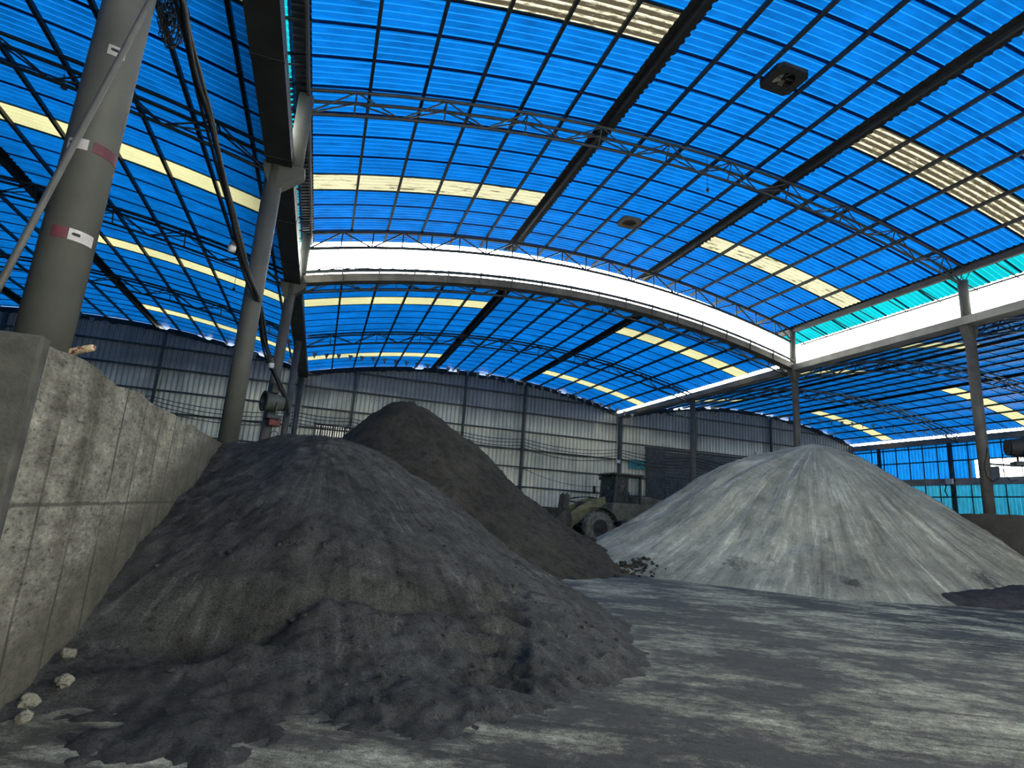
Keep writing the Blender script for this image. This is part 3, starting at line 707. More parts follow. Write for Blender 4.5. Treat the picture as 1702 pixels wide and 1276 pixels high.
# ------------------------------------------------------------------ heaps
def tps(P):
    P = np.array(P, float); n = len(P)
    def U(r2): return np.where(r2 > 1e-12, r2*np.log(np.maximum(r2, 1e-12)), 0)
    d2 = ((P[:, None, :2]-P[None, :, :2])**2).sum(-1)
    A = np.zeros((n+3, n+3)); A[:n, :n] = U(d2)+np.eye(n)*.08; A[:n, n] = 1; A[:n, n+1:] = P[:, :2]; A[n, :n] = 1; A[n+1:, :n] = P[:, :2].T
    w = np.linalg.solve(A, np.r_[P[:, 2], 0, 0, 0])
    def ev(x, y):
        x = np.asarray(x); y = np.asarray(y)
        q = np.stack([x.ravel(), y.ravel()], 1); r2 = ((q[:, None]-P[None, :, :2])**2).sum(-1)
        return (U(r2)@w[:n]+w[n]+q@w[n+1:n+3]).reshape(x.shape)
    return ev
def heap(name, P, box, step, m, label, rough, extra=None, seed=0, cat='heap', keep=None):
    ev = tps(P); x0, x1, y0, y1 = box
    xs = np.arange(x0, x1+1e-6, step); ys = np.arange(y0, y1+1e-6, step); X, Y = np.meshgrid(xs, ys)
    Z = np.zeros_like(X)
    for j in range(0, len(ys), 40): Z[j:j+40] = ev(X[j:j+40], Y[j:j+40])
    if extra: Z = Z+extra(X, Y, Z)
    nyy, nxx = X.shape; Zf = Z.copy()
    for j in range(nyy):
        for i in range(nxx):
            if Z[j, i] < -.35: continue
            v = Vector((X[j, i], Y[j, i], seed)); k = 0
            for fq, am in rough: k += am*noise.noise(v*fq)
            Zf[j, i] += k
    vs = []; idx = -np.ones((nyy, nxx), int); fs = []
    low = -.06
    for j in range(nyy-1):
        for i in range(nxx-1):
            q = ((j, i), (j, i+1), (j+1, i+1), (j+1, i))
            if max(Zf[a] for a in q) < low: continue
            if keep and not keep(X[j, i], Y[j, i]): continue
            f = []
            for a in q:
                if idx[a] < 0: idx[a] = len(vs); vs.append((X[a], Y[a], max(Zf[a], -.12)))
                f.append(idx[a])
            fs.append(tuple(int(t) for t in f))
    mb = MB(); mb.add(vs, fs); o = build(name, mb, m, smooth=True, fix=False); tag(o, label, cat)
    def height(x, y):
        i = min(max(int(round((x-x0)/step)), 0), nxx-1); j = min(max(int(round((y-y0)/step)), 0), nyy-1); return float(max(Zf[j, i], 0))
    return o, height
darkP = [(-1.55,4.3,0),(-.9,3.6,0),(-.2,3.6,0),(.8,3.95,0),(1.58,4.04,0),(2.34,4.45,0),(3.2,5.35,0),(3.9,6.8,0),(4.5,9.6,0),(4.8,11.7,0),
  (-1.6,2.4,-.4),(.5,2.7,-.3),(2.5,3.1,-.4),(4.4,4.8,-.6),(5.6,8,-.7),(6.3,12,-.8),(3,2,-.8),
  (-1.55,5.05,.15),(-1.55,6.1,.56),(-1.55,7.23,.99),(-1.55,8.85,1.42),(-1.55,11.3,2.04),
  (-2.3,5.05,.15),(-2.3,7.23,.99),(-2.3,11.3,2.0),
  (0,9,2.17),(-.57,9.6,2.22),(.5,9,2.14),(.95,9,1.98),(1.53,9,1.66),(2.34,9,1.2),(3.1,8.9,.62),(3.9,9,.25),
  (-1.5,13.5,1.0),(0,12,1.3),(0,14.5,0),(2,12,.6),(3,13,-.05),(-1.5,15.5,0),(3.6,15,-.5),
  (-.6,5.2,.22),(.3,5.2,.26),(1.1,5.15,.24),(-.6,5.9,.72),(.3,5.85,.80),(1.1,5.85,.70),(0,7.3,1.5),(1.2,7.3,1.2),(2.4,6.9,.62),(2.3,5.6,.33)]
def dark_extra(X, Y, Z):
    # wheel rut with lug prints on the front right flank
    a = np.array((1.35, 4.25)); b = np.array((2.05, 6.3)); t = (b-a)/np.hypot(*(b-a)); nn = np.array((-t[1], t[0]))
    u = (X-a[0])*t[0]+(Y-a[1])*t[1]; v = (X-a[0])*nn[0]+(Y-a[1])*nn[1]
    m = np.clip(1-np.abs(v)/.30, 0, 1)**.6*np.clip(u/.3, 0, 1)*np.clip((np.hypot(*(b-a))-u)/.4, 0, 1)
    e = -.10*m+.075*m*np.sin(u*2*PI/.30+np.abs(v)*7)
    # bite dug out of the lower left flank
    r = np.hypot((X+.62)/.55, (Y-5.25)/.32); e += -.20*np.exp(-r**3)
    r = np.hypot((X+.38)/.22, (Y-5.0)/.14); e += .12*np.exp(-r**2)
    # scooped ledge line running across the slope
    ly = 5.42+.16*np.sin(X*2.3)+.10*np.sin(X*5.1+1); w = np.exp(-((X-.3)/1.5)**4)
    e += -.11*w*np.exp(-((Y-ly)/.09)**2)
    return e
heapD, hD = heap('gravel_heap', darkP, (-1.56, 5.6, 2.9, 15.2), .04, 'dark_gravel', 'dark grey heap of crushed material in the foreground, against the left concrete wall', [(1.3, .05), (3.3, .045), (8, .034), (19, .020), (37, .010)], dark_extra, 1)
brownP = [(2.0,17,4.28),(2.6,17,4.2),(3.4,17,3.72),(4.6,17,2.88),(5.2,17,2.45),(6.1,17,1.75),(7.5,17,.98),(9,17,.42),(1.2,17,3.78),(.5,17,3.05),(-.6,17,1.9),(-1.6,17,1.1),
  (4.9,11.6,0),(6.3,12.1,0),(8.7,14.6,0),(10.6,17,0),(0,12,.6),(2,12.3,.75),(1,14.5,2.3),(3.5,14.3,2.0),(5.2,14.5,1.35),(7,15,.7),(3,10.2,-.7),(6.5,10.6,-.7),(9.5,13,-.7),(12,16,-.6),
  (2.2,22,1),(6,21,.45),(9,19.8,.15),(2,24.5,0),(-1.6,22,.6),(-1.6,13,.2),(6,24,-.4),(11,21,-.5),(2.3,19.5,2.7),(5,19.3,1.5)]
def brown_extra(X, Y, Z):
    r = np.hypot(X-4.3, Y-16.4); e = .16*np.exp(-(r/.6)**2)
    return e
heapB, hB = heap('spoil_heap', brownP, (-1.6, 12, 10.4, 25), .08, 'brown_spoil', 'tall brown-black pointed heap behind the dark heap', [(.8, .09), (2, .08), (5, .065), (11, .045)], brown_extra, 2)
paleP = [(16.5,15.7,4.32),(15.9,15.8,4.25),(15.0,15.9,3.98),(12.5,15.8,3.15),(11.4,15.8,2.42),(10.3,15.8,1.72),(9.2,15.8,1.08),(8.2,15.8,.52),(7.0,16,-.05),(17.3,15.7,4.25),(18.05,15.7,3.93),(18.7,15.1,3.45),(19.2,14.4,2.85),
  (7.95,13.1,0),(8.67,12.1,0),(10.2,10.07,0),(12.7,9.36,0),(15.8,9.9,0),(19.3,10.5,.2),(19.3,11.4,.95),(19.3,13.2,2.25),(20.5,15.7,2.5),(22.5,15.7,1.0),(24,15.7,0),(20.5,12.5,1.2),(22,12,0),
  (6.3,13,-.5),(8.3,10,-.6),(11.3,8.2,-.5),(15.5,8.2,-.6),(19.5,8.4,-.6),(16.5,12.6,2.1),(14,12.4,1.85),(11.8,12.6,1.35),(10,13.8,1.1),
  (16.5,19,2.9),(16.5,22,1),(16.5,24,0),(12.5,20,1.15),(9.5,20,.0),(12.5,22.7,0),(20,19,1.8),(21,22.5,0)]
def pale_extra(X, Y, Z):
    a = np.arctan2(Y-15.7, X-16.4); r = np.hypot(X-16.4, Y-15.7)
    g = np.sin(a*19+np.sin(r*1.3)*1.2)*.5+np.sin(a*37+2+np.sin(r*2))*.4+np.sin(a*71+r)*.2
    return .085*g*np.clip((r-1)/2, 0, 1)*np.clip(Z/1.2, 0, 1)
heapP, hP = heap('sand_heap', paleP, (5.8, 24.2, 8.6, 24.2), .09, 'pale_sand', 'large pale grey sand heap on the right, runnelled down its front', [(1.2, .05), (3.2, .035), (8, .022), (14, .014)], pale_extra, 3)
bankP = [(13.2,9.62,0),(13.6,9.75,.2),(15,9.62,.28),(16.5,9.6,.30),(19,9.6,.30),(13.6,9.35,.0),(15.8,9.25,0),(19,9.2,0),(13.9,10.15,.1),(16,10.2,.25),(19,10.2,.28),(12.9,9.9,-.1),(13,9.1,-.2),(16,8.9,-.2),(19,8.9,-.2),(14.5,10.8,-.1),(19,10.9,.0)]
heapK, hK = heap('dark_bank', bankP, (12.8, 19.2, 8.8, 10.9), .05, 'black_bank', 'low black bank at the right photo edge, at the toe of the pale heap', [(2.5, .03), (7, .02)], None, 4)
rimP = [(8.6,14.1,.25),(9.0,13.7,.3),(9.4,13.5,.1),(8.2,14.6,.3),(9.6,13.0,0),(9.9,13.6,-.05),(7.6,14.0,-.05),(8.2,13.2,-.1),(8.8,12.9,-.1),(9.2,14.8,.2),(7.6,15.4,.2)]

# loose pieces on and round the dark heap
rg = random.Random(12)
def lump(mb, c, r, seed, sq=.7, sub=2):
    ico = bmesh.new(); bmesh.ops.create_icosphere(ico, subdivisions=sub, radius=1)
    vs = [(v.co*(1+.42*noise.noise(v.co*1.5+Vector((seed*3.1, seed, 0)))+.16*noise.noise(v.co*4.1+Vector((seed, seed*2, 0))))) for v in ico.verts]
    fs = [tuple(v.index for v in f.verts) for f in ico.faces]; ico.free()
    mb.add([(c[0]+v.x*r, c[1]+v.y*r, c[2]+v.z*r*sq) for v in vs], fs)
mb = MB()
for k in range(420):
    if k < 260: x = rg.uniform(-1.45, 3.0); y = rg.uniform(3.6, 6.2)
    else: x = rg.uniform(-1.4, 4.3); y = rg.uniform(3.2, 9)
    z = hD(x, y)
    if z > 1.6 or z < .012: continue
    r = rg.choice([.008, .010, .012, .014, .018, .026]); lump(mb, (x, y, z+r*.2), r, k)
tag(build('loose_clods', mb, 'dark_gravel', fix=False), 'loose dark clods and crumbs scattered over the foot of the dark heap', 'rubble', kind='stuff')
mb = MB()
for k in range(75):
    px, py = rg.gauss(1058, 16), rg.gauss(942, 9); py = min(py, 958); d = ray(px, py); t = 8.0; p = None
    while t < 26:
        q = d*t; h = max(hB(q.x, q.y), hP(q.x, q.y) if q.x > 5.9 else 0)
        if q.z+CAMZ <= h: p = Vector((q.x, q.y, h)); break
        t += .02
    if p is None: continue
    r = rg.choice([.02, .03, .04, .05, .07]); lump(mb, (p.x, p.y, p.z+r*.2), r, 200+k)
tag(build('loose_clods', mb, 'brown_spoil', fix=False), 'dark clods spilled where the brown heap meets the foot of the pale heap', 'rubble', kind='stuff')
def on_dark(px, py):                        # walk down the line of sight to the heap surface
    d = ray(px, py); t = 2.0
    while t < 14:
        p = d*t; z = p.z+CAMZ
        if z <= hD(p.x, p.y): return Vector((p.x, p.y, hD(p.x, p.y)))
        t += .01
    return Vector((d.x*4, d.y*4, 0))
for i, (px, py, r, lab) in enumerate([(46, 1170, .058, 'dusty pale stone touching the foot of the concrete wall, at the left photo edge'), (106, 1137, .052, 'brightest pale stone, on the dark heap a little right of the wall foot'),
      (112, 1090, .05, 'flat pale stone highest on the dark heap beside the wall'), (48, 1180, .045, 'cream stone lowest of the four beside the wall foot')]):
    if i == 3: px, py = 40, 1195
    p = on_dark(px, py); mb = MB(); lump(mb, (p.x, p.y, p.z+r*.2), r*.85, 50+i, .85, 4)
    tag(build('pale_stone', mb, 'pale_stone', fix=False, smooth=False), lab, 'stone', 'pale stones by the wall foot')

# ------------------------------------------------------------------ stick on the wall
a = Vector((-1.70, 4.86, 2.12)); p0 = at_y(112, 586, 4.78); p1 = at_y(157, 577, 4.70)
mb = MB(); dd = (p1-p0)
mb.tube([p0-dd*.25, p0, p0+dd*.35, p0+dd*.7, p0+dd*.95, p1], [.022, .026, .026, .027, .025, .016], 12)
tag(build('wooden_stick', mb, 'painted_wood', smooth=True), 'short cream stick with flaking red paint, jutting from the wall top by the near column', 'stick')

# ------------------------------------------------------------------ wheel loader
def wheel_loader(cx, cy, yaw):
    root = empty('wheel_loader', (cx, cy, 0), 'dusty wheel loader parked between the brown heap and the pale heap', 'loader', rz=yaw)
    def P(name, mb, m, parent=root, **kw): return build(name, mb, m, parent, local=True, **kw)
    # local frame: +x ahead to the bucket, y to its left, z up; front axle at x = 0
    R = .82
    def wheel(x, s):
        mb = MB(); w = .56; y0 = s*.82; y1 = s*(.82+w)
        prof = [(y0, .40), (y0, .62), (y0+s*.06, .74), (y0+s*.13, .79), (y1-s*.13, .79), (y1-s*.06, .74), (y1, .62), (y1, .42), (y1-s*.08, .40)]
        mb.lathe(prof, 'y', 40, (x, 0, R), cap=False)
        for k in range(20):
            for t in (0, 1):
                a = 2*PI*(k+.5*t)/20; ca, sa = math.cos(a), math.sin(a)
                ya, yb = (y0+s*.03, y0+s*.28) if t == 0 else (y1-s*.28, y1-s*.03)
                c1 = Vector((x+ca*.775, ya, R+sa*.775)); tn = Vector((-sa, 0, ca)); n = Vector((ca, 0, sa))
                c2 = Vector((x+ca*.80, yb, R+sa*.80)); ii = tn*.055
                mb.add([c1-ii, c1+ii, c2+ii, c2-ii, c1-ii+n*.045, c1+ii+n*.045, c2+ii+n*.035, c2-ii+n*.035], [(0,3,2,1),(4,5,6,7),(0,1,5,4),(1,2,6,5),(2,3,7,6),(3,0,4,7)])
        t = P('tyre', mb, 'tyre', fix=True)
        mb = MB(); mb.lathe([(y1-s*.10, .41), (y1-s*.16, .30), (y1-s*.16, .22), (y1-s*.04, .20), (y1-s*.02, .12)], 'y', 28, (x, 0, R)); P('rim', mb, 'loader_dark', t)
        for k in range(8):
            a = k*PI/4; mb = MB(); mb.lathe([(y1-s*.17, .025), (y1-s*.12, .025)], 'y', 6, (x+.26*math.cos(a), 0, R+.26*math.sin(a))); P('wheel_nut', mb, 'loader_body', t)
    for x in (0, -3.1):
        for s in (1, -1): wheel(x, s)
    for x in (0, -3.1):
        mb = MB(); mb.lathe([(-.85, .16), (-.3, .2), (0, .34), (.3, .2), (.85, .16)], 'y', 16, (x, 0, R)); P('axle', mb, 'loader_dark')
    mb = MB(); mb.prism([(-1.25, .7), (.55, .75), (.75, 1.1), (.45, 1.95), (-.45, 2.05), (-1.2, 1.3)], 'y', -.42, .42); P('front_frame', mb, 'loader_dark', bevel=.03)
    mb = MB(); mb.prism([(-4.7, .75), (-1.3, .65), (-1.3, 1.35), (-4.7, 1.4)], 'y', -.5, .5); P('rear_frame', mb, 'loader_dark', bevel=.03)
    mb = MB(); mb.prism([(-5.1, 1.15), (-2.35, 1.25), (-2.35, 2.5), (-3.0, 2.52), (-4.6, 2.32), (-5.1, 2.1)], 'y', -.72, .72); h = P('engine_hood', mb, 'loader_body', bevel=.05)
    for k in range(6):
        mb = MB(); mb.box((-4.5, -.735, 1.45+k*.11), (-3.4, -.72, 1.5+k*.11)); P('hood_louvre', mb, 'loader_dark', h)
    mb = MB(); mb.box((-5.35, -1.1, .75), (-5.0, 1.1, 1.6)); P('counterweight', mb, 'loader_body', bevel=.06)
    mb = MB(); mb.tube([(-3.6, .35, 2.4), (-3.6, .35, 3.0)], .06, 12); P('exhaust_pipe', mb, 'loader_dark')
    # cab
    cab = bpy.data.objects.new('cab', None); C.objects.link(cab); cab.parent = root
    x0, x1, y0, y1, z0, z1 = -2.60, -1.15, -.78, .78, 1.35, 3.5
    mb = MB(); mb.prism([(x0, z0-.15), (x1+.1, z0-.15), (x1+.22, z0+.3), (x1+.1, 2.12), (x0, 2.12)], 'y', y0, y1); P('lower_shell', mb, 'loader_body', cab, bevel=.02)
    mb = MB(); mb.box((x0-.12, y0-.10, z1), (x1+.22, y1+.10, z1+.11)); P('cab_roof', mb, 'loader_dark', cab, bevel=.04)
    for nm, (xa, xb) in (('front', (x1+.1, x1-.02)), ('middle', (x1-.62, x1-.62)), ('rear', (x0+.06, x0+.06))):
        for s in (y0+.04, y1-.04):
            mb = MB(); mb.bar((xa, s, 2.1), (xb, s, z1+.02), .11 if nm != 'middle' else .09, .09); P('pillar', mb, 'loader_dark', cab)
    mb = MB(); mb.add([(x1+.1, y0+.08, 2.12), (x1+.1, y1-.08, 2.12), (x1-.01, y1-.08, z1), (x1-.01, y0+.08, z1)], [(0, 1, 2, 3)]); P('windscreen', mb, 'dusty_glass', cab)
    for s in (y0+.03, y1-.03):
        mb = MB(); mb.add([(x0+.1, s, 2.12), (x1-.62, s, 2.12), (x1-.62, s, z1), (x0+.1, s, z1)], [(0, 1, 2, 3)]); P('side_window', mb, 'cab_glass', cab)
        mb = MB(); mb.add([(x1-.58, s, 2.12), (x1+.06, s, 2.12), (x1, s, z1), (x1-.58, s, z1)], [(0, 1, 2, 3)]); P('quarter_window', mb, 'dusty_glass', cab)
    mb = MB(); mb.add([(x0+.04, y0+.08, 2.12), (x0+.04, y1-.08, 2.12), (x0+.04, y1-.08, z1), (x0+.04, y0+.08, z1)], [(0, 1, 2, 3)]); P('rear_window', mb, 'cab_glass', cab)
    mb = MB(); mb.box((-2.15, -.28, 2.0), (-1.65, .28, 2.16)); mb.box((-2.22, -.26, 2.16), (-2.10, .26, 2.72)); P('operator_seat', mb, 'rubber_black', cab, bevel=.03)
    mb = MB(); mb.box((x1-.60, y0-.015, 1.4), (x0+.15, y0+.0, 2.08)); mb.box((x1-.72, y0-.05, 2.0), (x1-.64, y0-.0, 2.06)); P('door_panel', mb, 'loader_body', cab)
    for s in (-1, 1):
        mb = MB(); mb.box((x1+.12, s*.62-.1, 3.28), (x1+.24, s*.62+.1, 3.44)); P('work_lamp', mb, 'rubber_black', cab, bevel=.02)
    mb = MB(); mb.tube([(x1+.15, y0-.05, 2.6), (x1+.3, y0-.28, 2.75)], .015, 6); mb.box((x1+.26, y0-.42, 2.55), (x1+.32, y0-.22, 2.95)); P('mirror', mb, 'rubber_black', cab)
    # fenders, ladder
    for s in (1, -1):
        ya, yb = (.78, 1.42) if s > 0 else (-1.42, -.78)
        for x, arcw in ((0, (.35, 2.75)), (-3.1, (.3, 2.9))):
            rings = []
            for k in range(9):
                a = arcw[0]+(arcw[1]-arcw[0])*k/8; ca, sa = math.cos(a), math.sin(a)
                rings.append([(x+ca*.98, ya, R+sa*.98), (x+ca*.98, yb, R+sa*.98), (x+ca*1.02, yb, R+sa*1.02), (x+ca*1.02, ya, R+sa*1.02)])
            if x == 0: rings = rings[3:]
            mb = MB(); mb.loft(rings); P('fender', mb, 'loader_body')
        mb = MB(); mb.box((-2.15, min(s*.8, s*1.25), .75), (-1.2, max(s*.8, s*1.25), 1.25)); P('fuel_tank', mb, 'loader_dark', bevel=.04)
        for k in range(2):
            mb = MB(); mb.box((-1.9, min(s*1.25, s*1.42), .55+k*.32), (-1.4, max(s*1.25, s*1.42), .59+k*.32)); P('step', mb, 'loader_dark')
        # lift arms
        ys = s*.62
        poly = [(-.62, 2.05), (-.55, 2.38), (.15, 2.16), (.85, 1.80), (1.35, 1.42), (1.68, .95), (1.76, .55), (1.58, .40), (1.32, .5), (1.12, .86), (.65, 1.16), (.0, 1.60)]
        mb = MB(); mb.prism(poly, 'y', ys-.06, ys+.06); P('lift_arm', mb, 'loader_yellow', bevel=.015)
        mb = MB(); mb.tube([(-.2, ys*.75, 1.15), (.35, ys*.8, 1.35)], .075, 12); mb.tube([(.35, ys*.8, 1.35), (.9, ys*.85, 1.45)], .04, 10); P('lift_cylinder', mb, 'loader_dark')
    mb = MB(); mb.tube([(-.5, 0, 1.95), (.45, 0, 2.0)], .09, 12); mb.tube([(.45, 0, 2.0), (1.25, 0, 2.05)], .045, 10); P('tilt_cylinder', mb, 'loader_dark')
    for s in (-.25, .25):
        mb = MB(); mb.prism([(1.20, 2.30), (1.34, 2.42), (1.48, 2.32), (1.62, 1.3), (1.66, .75), (1.3, .75), (1.24, 1.4)], 'y', s-.05, s+.05); P('tilt_lever', mb, 'loader_dark')
    for dy in (.08, -.08, .2):
        mb = MB(); mb.tube([(-.5, dy, 2.25), (.1, dy*1.5, 2.32), (.7, dy*1.6, 2.25), (1.1, dy, 2.15)], .022, 6); P('hose', mb, 'rubber_black')
    # bucket, tipped back
    prof = [(1.62, .35), (2.3, .22), (2.75, .62), (2.72, .55), (2.33, .16), (1.6, .28)]
    back = []
    pts = [(2.6, .95), (2.5, .40), (2.05, .30), (1.68, .52), (1.52, 1.0), (1.55, 1.30), (1.66, 1.62)]
    outer = pts; inner = [(x+.05*(1 if x < 2 else -.2), z+.05) for x, z in pts]
    mb = MB(); poly = outer+inner[::-1]; mb.prism(poly, 'y', -1.38, 1.38); bk = P('bucket', mb, 'loader_body')
    for s in (-1.38, 1.34):
        mb = MB(); mb.prism([(2.6, .95), (2.5, .40), (2.05, .30), (1.68, .52), (1.52, 1.0), (1.55, 1.30), (1.66, 1.62), (2.0, 1.55)], 'y', s, s+.04); P('side_plate', mb, 'loader_dark', bk)
    for k in range(7):
        y = -1.3+k*.42; mb = MB(); mb.prism([(2.53, .9), (2.75, 1.2), (2.65, .93)], 'y', y, y+.1); P('tooth', mb, 'loader_dark', bk)
    return root
wheel_loader(13.15, 27.0, PI+.02)

# ------------------------------------------------------------------ misting fans
def mist_fan(c, aim, scale, label, pump=True, col='machine_green'):
    root = empty('misting_fan', c, label, 'fan', 'dust misting fans on columns')
    root.rotation_euler = (0, 0, math.atan2(aim[1], aim[0]))
    P = lambda nm, mb, m, par=root, **kw: build(nm, mb, m, par, **kw)
    s = scale
    mb = MB(); mb.lathe([(-.30*s, .16*s), (-.28*s, .23*s), (-.05*s, .27*s), (.22*s, .29*s), (.30*s, .31*s), (.31*s, .27*s), (.20*s, .25*s), (-.2*s, .22*s)], 'x', 28, cap=False); P('barrel', mb, col, smooth=False)
    mb = MB(); mb.lathe([(.29*s, .30*s), (.29*s, .33*s), (.33*s, .33*s), (.33*s, .30*s)], 'x', 28, cap=False); P('nozzle_ring', mb, 'rubber_black')
    mb = MB(); mb.lathe([(-.1*s, .02), (-.08*s, .07*s), (.05*s, .07*s), (.10*s, .02)], 'x', 14); P('hub', mb, 'rubber_black')
    for k in range(7):
        a = 2*PI*k/7; d = Vector((0, math.cos(a), math.sin(a))); t = Vector((.5, -math.sin(a)*.8, math.cos(a)*.8)); mb = MB()
        p, q = d*.06*s, d*.22*s; w = t*.06*s; mb.add([p-w*.6, p+w*.6, q+w, q-w, p-w*.6+d.cross(t)*.006, p+w*.6+d.cross(t)*.006, q+w+d.cross(t)*.006, q-w+d.cross(t)*.006], [(0,3,2,1),(4,5,6,7),(0,1,5,4),(1,2,6,5),(2,3,7,6),(3,0,4,7)]); P('blade', mb, 'dark_steel')
    mb = MB(); mb.lathe([(-.31*s, .03), (-.31*s, .23*s), (-.33*s, .23*s), (-.33*s, .03)], 'x', 24); P('rear_grille', mb, 'rubber_black')
    for yy in (-.31*s, .31*s):
        mb = MB(); mb.bar((0, yy, 0), (0, yy*.9, -.42*s), .05*s, .05*s); P('yoke', mb, 'dark_steel')
    mb = MB(); mb.box((-.22*s, -.2*s, -.52*s), (.2*s, .22*s, -.40*s)); P('mount_plate', mb, 'dark_steel')
    if pump:
        mb = MB(); mb.box((-.26*s, -.14*s, -.74*s), (.1*s, .16*s, -.54*s)); P('pump', mb, 'brick_red', bevel=.02)
        mb = MB(); mb.tube([(-.1*s, -.1*s, -.72*s)]+[(-.22*s+.13*s*math.cos(t*.5), -.14*s, -1.05*s+.19*s*math.sin(t*.5)) for t in range(14)], .012*s, 6); P('hose', mb, 'rubber_black')
        mb = MB(); mb.box((-.1*s, -.12*s, .30*s), (.14*s, .1*s, .62*s)); P('control_box', mb, 'column_dark', bevel=.02)
    return root
pf = at_y(455, 669, 19.35); mist_fan(pf, (-.95, -.42), 1.0, 'round green-grey misting fan on the third left column, mouth to the left')
pr = at_y(1697, 744, 11.9); mist_fan(pr, (.75, -.62), 1.1, 'dark round misting fan cut by the right photo edge, beside the nearest right column', False, 'rubber_black')
mb = MB(); mb.bar((19.7, 12.3, pr.z-.56), (pr.x+.1, pr.y, pr.z-.56), .06, .06); tag(build('fan_arm', mb, 'dark_steel'), 'steel arm carrying the dark misting fan from the nearest right column', 'bracket')
mb = MB(); mb.bar((-1.8, 19.6, pf.z-.56), (pf.x, pf.y, pf.z-.56), .07, .07); tag(build('fan_arm', mb, 'dark_steel'), 'steel arm carrying the green-grey misting fan from the third left column', 'bracket')
# loose hoses looping round the nearest right column
hose = [(1622, 765), (1640, 762), (1655, 778), (1672, 783), (1690, 775), (1702, 780)]
mb = MB(); mb.tube([at_y(x, y, 12.2) for x, y in [(1668,755),(1662,768),(1668,784),(1684,790),(1694,780),(1688,770),(1676,774),(1672,790),(1680,800),(1692,797)]], .014, 6)
tag(build('water_hose', mb, 'rubber_black', smooth=True), 'thin black hose in loops below the dark misting fan', 'hose')
mb = MB(); mb.tube([at_y(x, y, 12.2) for x, y in [(1641,745),(1636,775),(1640,792),(1650,800),(1660,795)]], .022, 6)
tag(build('water_hose', mb, 'rubber_black', smooth=True), 'black hose hanging in a bow against the nearest right column', 'hose')

# ------------------------------------------------------------------ cables and lamps on the left
path = [(292,-30,6.2),(300,0,6.6),(312,60,7.2),(328,130,8.0),(345,190,8.7),(368,285,9.7),(385,350,10.5),(400,415,11.2),(413,460,11.7),(427,492,12.15),(433,520,13.0),(438,560,14.8),(446,595,17.0),(457,620,18.4),(468,645,19.2),(477,668,19.5),(479,690,19.5)]
offs = [((0, 0), .040, 'thickest black strand of the cable bundle hanging along the left columns', 'rubber_black'), ((5, 0), .028, 'right-hand grey strand of the cable bundle hanging along the left columns', 'column_dark'), ((-5, 3), .026, 'left-hand thin strand of the cable bundle hanging along the left columns', 'rubber_black'), ((2, 4), .020, 'thin pale strand twisted into the cable bundle along the left columns', 'pole_steel')]
for q, ((ox, oy), r, lab, m) in enumerate(offs):
    pts = []
    for i, (x, y, Y) in enumerate(path):
        k = 1.0/(Y/8); wv = math.sin(i*1.7+q*2)*2*k
        pts.append(at_y(x+ox*k*1.1+wv, y+oy, Y+.02*q))
    # smooth
    sp = []
    for i in range(len(pts)-1):
        p0, p1, p2, p3 = pts[max(i-1, 0)], pts[i], pts[i+1], pts[min(i+2, len(pts)-1)]
        for t in range(4):
            u = t/4; sp.append(.5*((2*p1)+(-p0+p2)*u+(2*p0-5*p1+4*p2-p3)*u*u+(-p0+3*p1-3*p2+p3)*u**3))
    sp.append(pts[-1])
    mb = MB(); mb.tube(sp, r, 8); tag(build('electric_cable', mb, m, smooth=True), lab, 'cable', 'hanging cable bundle')
def bulb(px, py, Y, s, label, top):
    c = at_y(px, py, Y); root = empty('hanging_bulb', c, label, 'lamp', 'screw-in work bulbs')
    mb = MB(); mb.lathe([(-.095*s, .03*s), (-.085*s, .058*s), (-.02*s, .068*s), (.02*s, .066*s)], 'z', 20); build('globe', mb, 'white_plastic', root, smooth=True)
    mb = MB(); mb.lathe([(.02*s, .064*s), (.05*s, .058*s), (.11*s, .03*s), (.14*s, .026*s)], 'z', 20); build('heat_sink', mb, 'column_dark', root)
    mb = MB(); mb.lathe([(.14*s, .03*s), (.20*s, .028*s), (.21*s, .012*s)], 'z', 14); build('socket', mb, 'rubber_black', root)
    t = top-c; mb = MB(); mb.tube([(0, 0, .2*s), t*.5+Vector((0, 0, .12*s)), t], .009*s, 6); build('flex', mb, 'rubber_black', root)
bulb(386, 411, 11.1, 1.05, 'white work bulb hanging from the cable bundle left of the second column', at_y(390, 375, 10.75))
bulb(451, 605, 17.3, 1.25, 'small white work bulb hanging from the cable bundle near the third column', at_y(448, 590, 16.6))
# tangle of thin wire hanging from the roof
mb = MB(); rg = random.Random(3)
for k in range(24):
    cx, cy = rg.uniform(270, 298), rg.uniform(0, 55); pts = []; a0 = rg.uniform(0, 6); rx, ry = rg.uniform(6, 20), rg.uniform(10, 36)
    for t in range(22):
        a = a0+t*.33; pts.append(at_y(cx+rx*math.cos(a)+rg.uniform(-2, 2), cy+ry*math.sin(a), 8.4+.12*math.sin(a*1.3+k)+.05*rg.random()))
    mb.tube(pts, .008, 4)
mb.tube([at_y(285, 20, 8.4), at_y(283, -25, 8.2), at_y(280, -70, 8.0)], .006, 5)
tag(build('wire_tangle', mb, 'rubber_black', fix=False), 'loose bird-nest tangle of thin black wire between the near column and the cable bundle', 'wire')

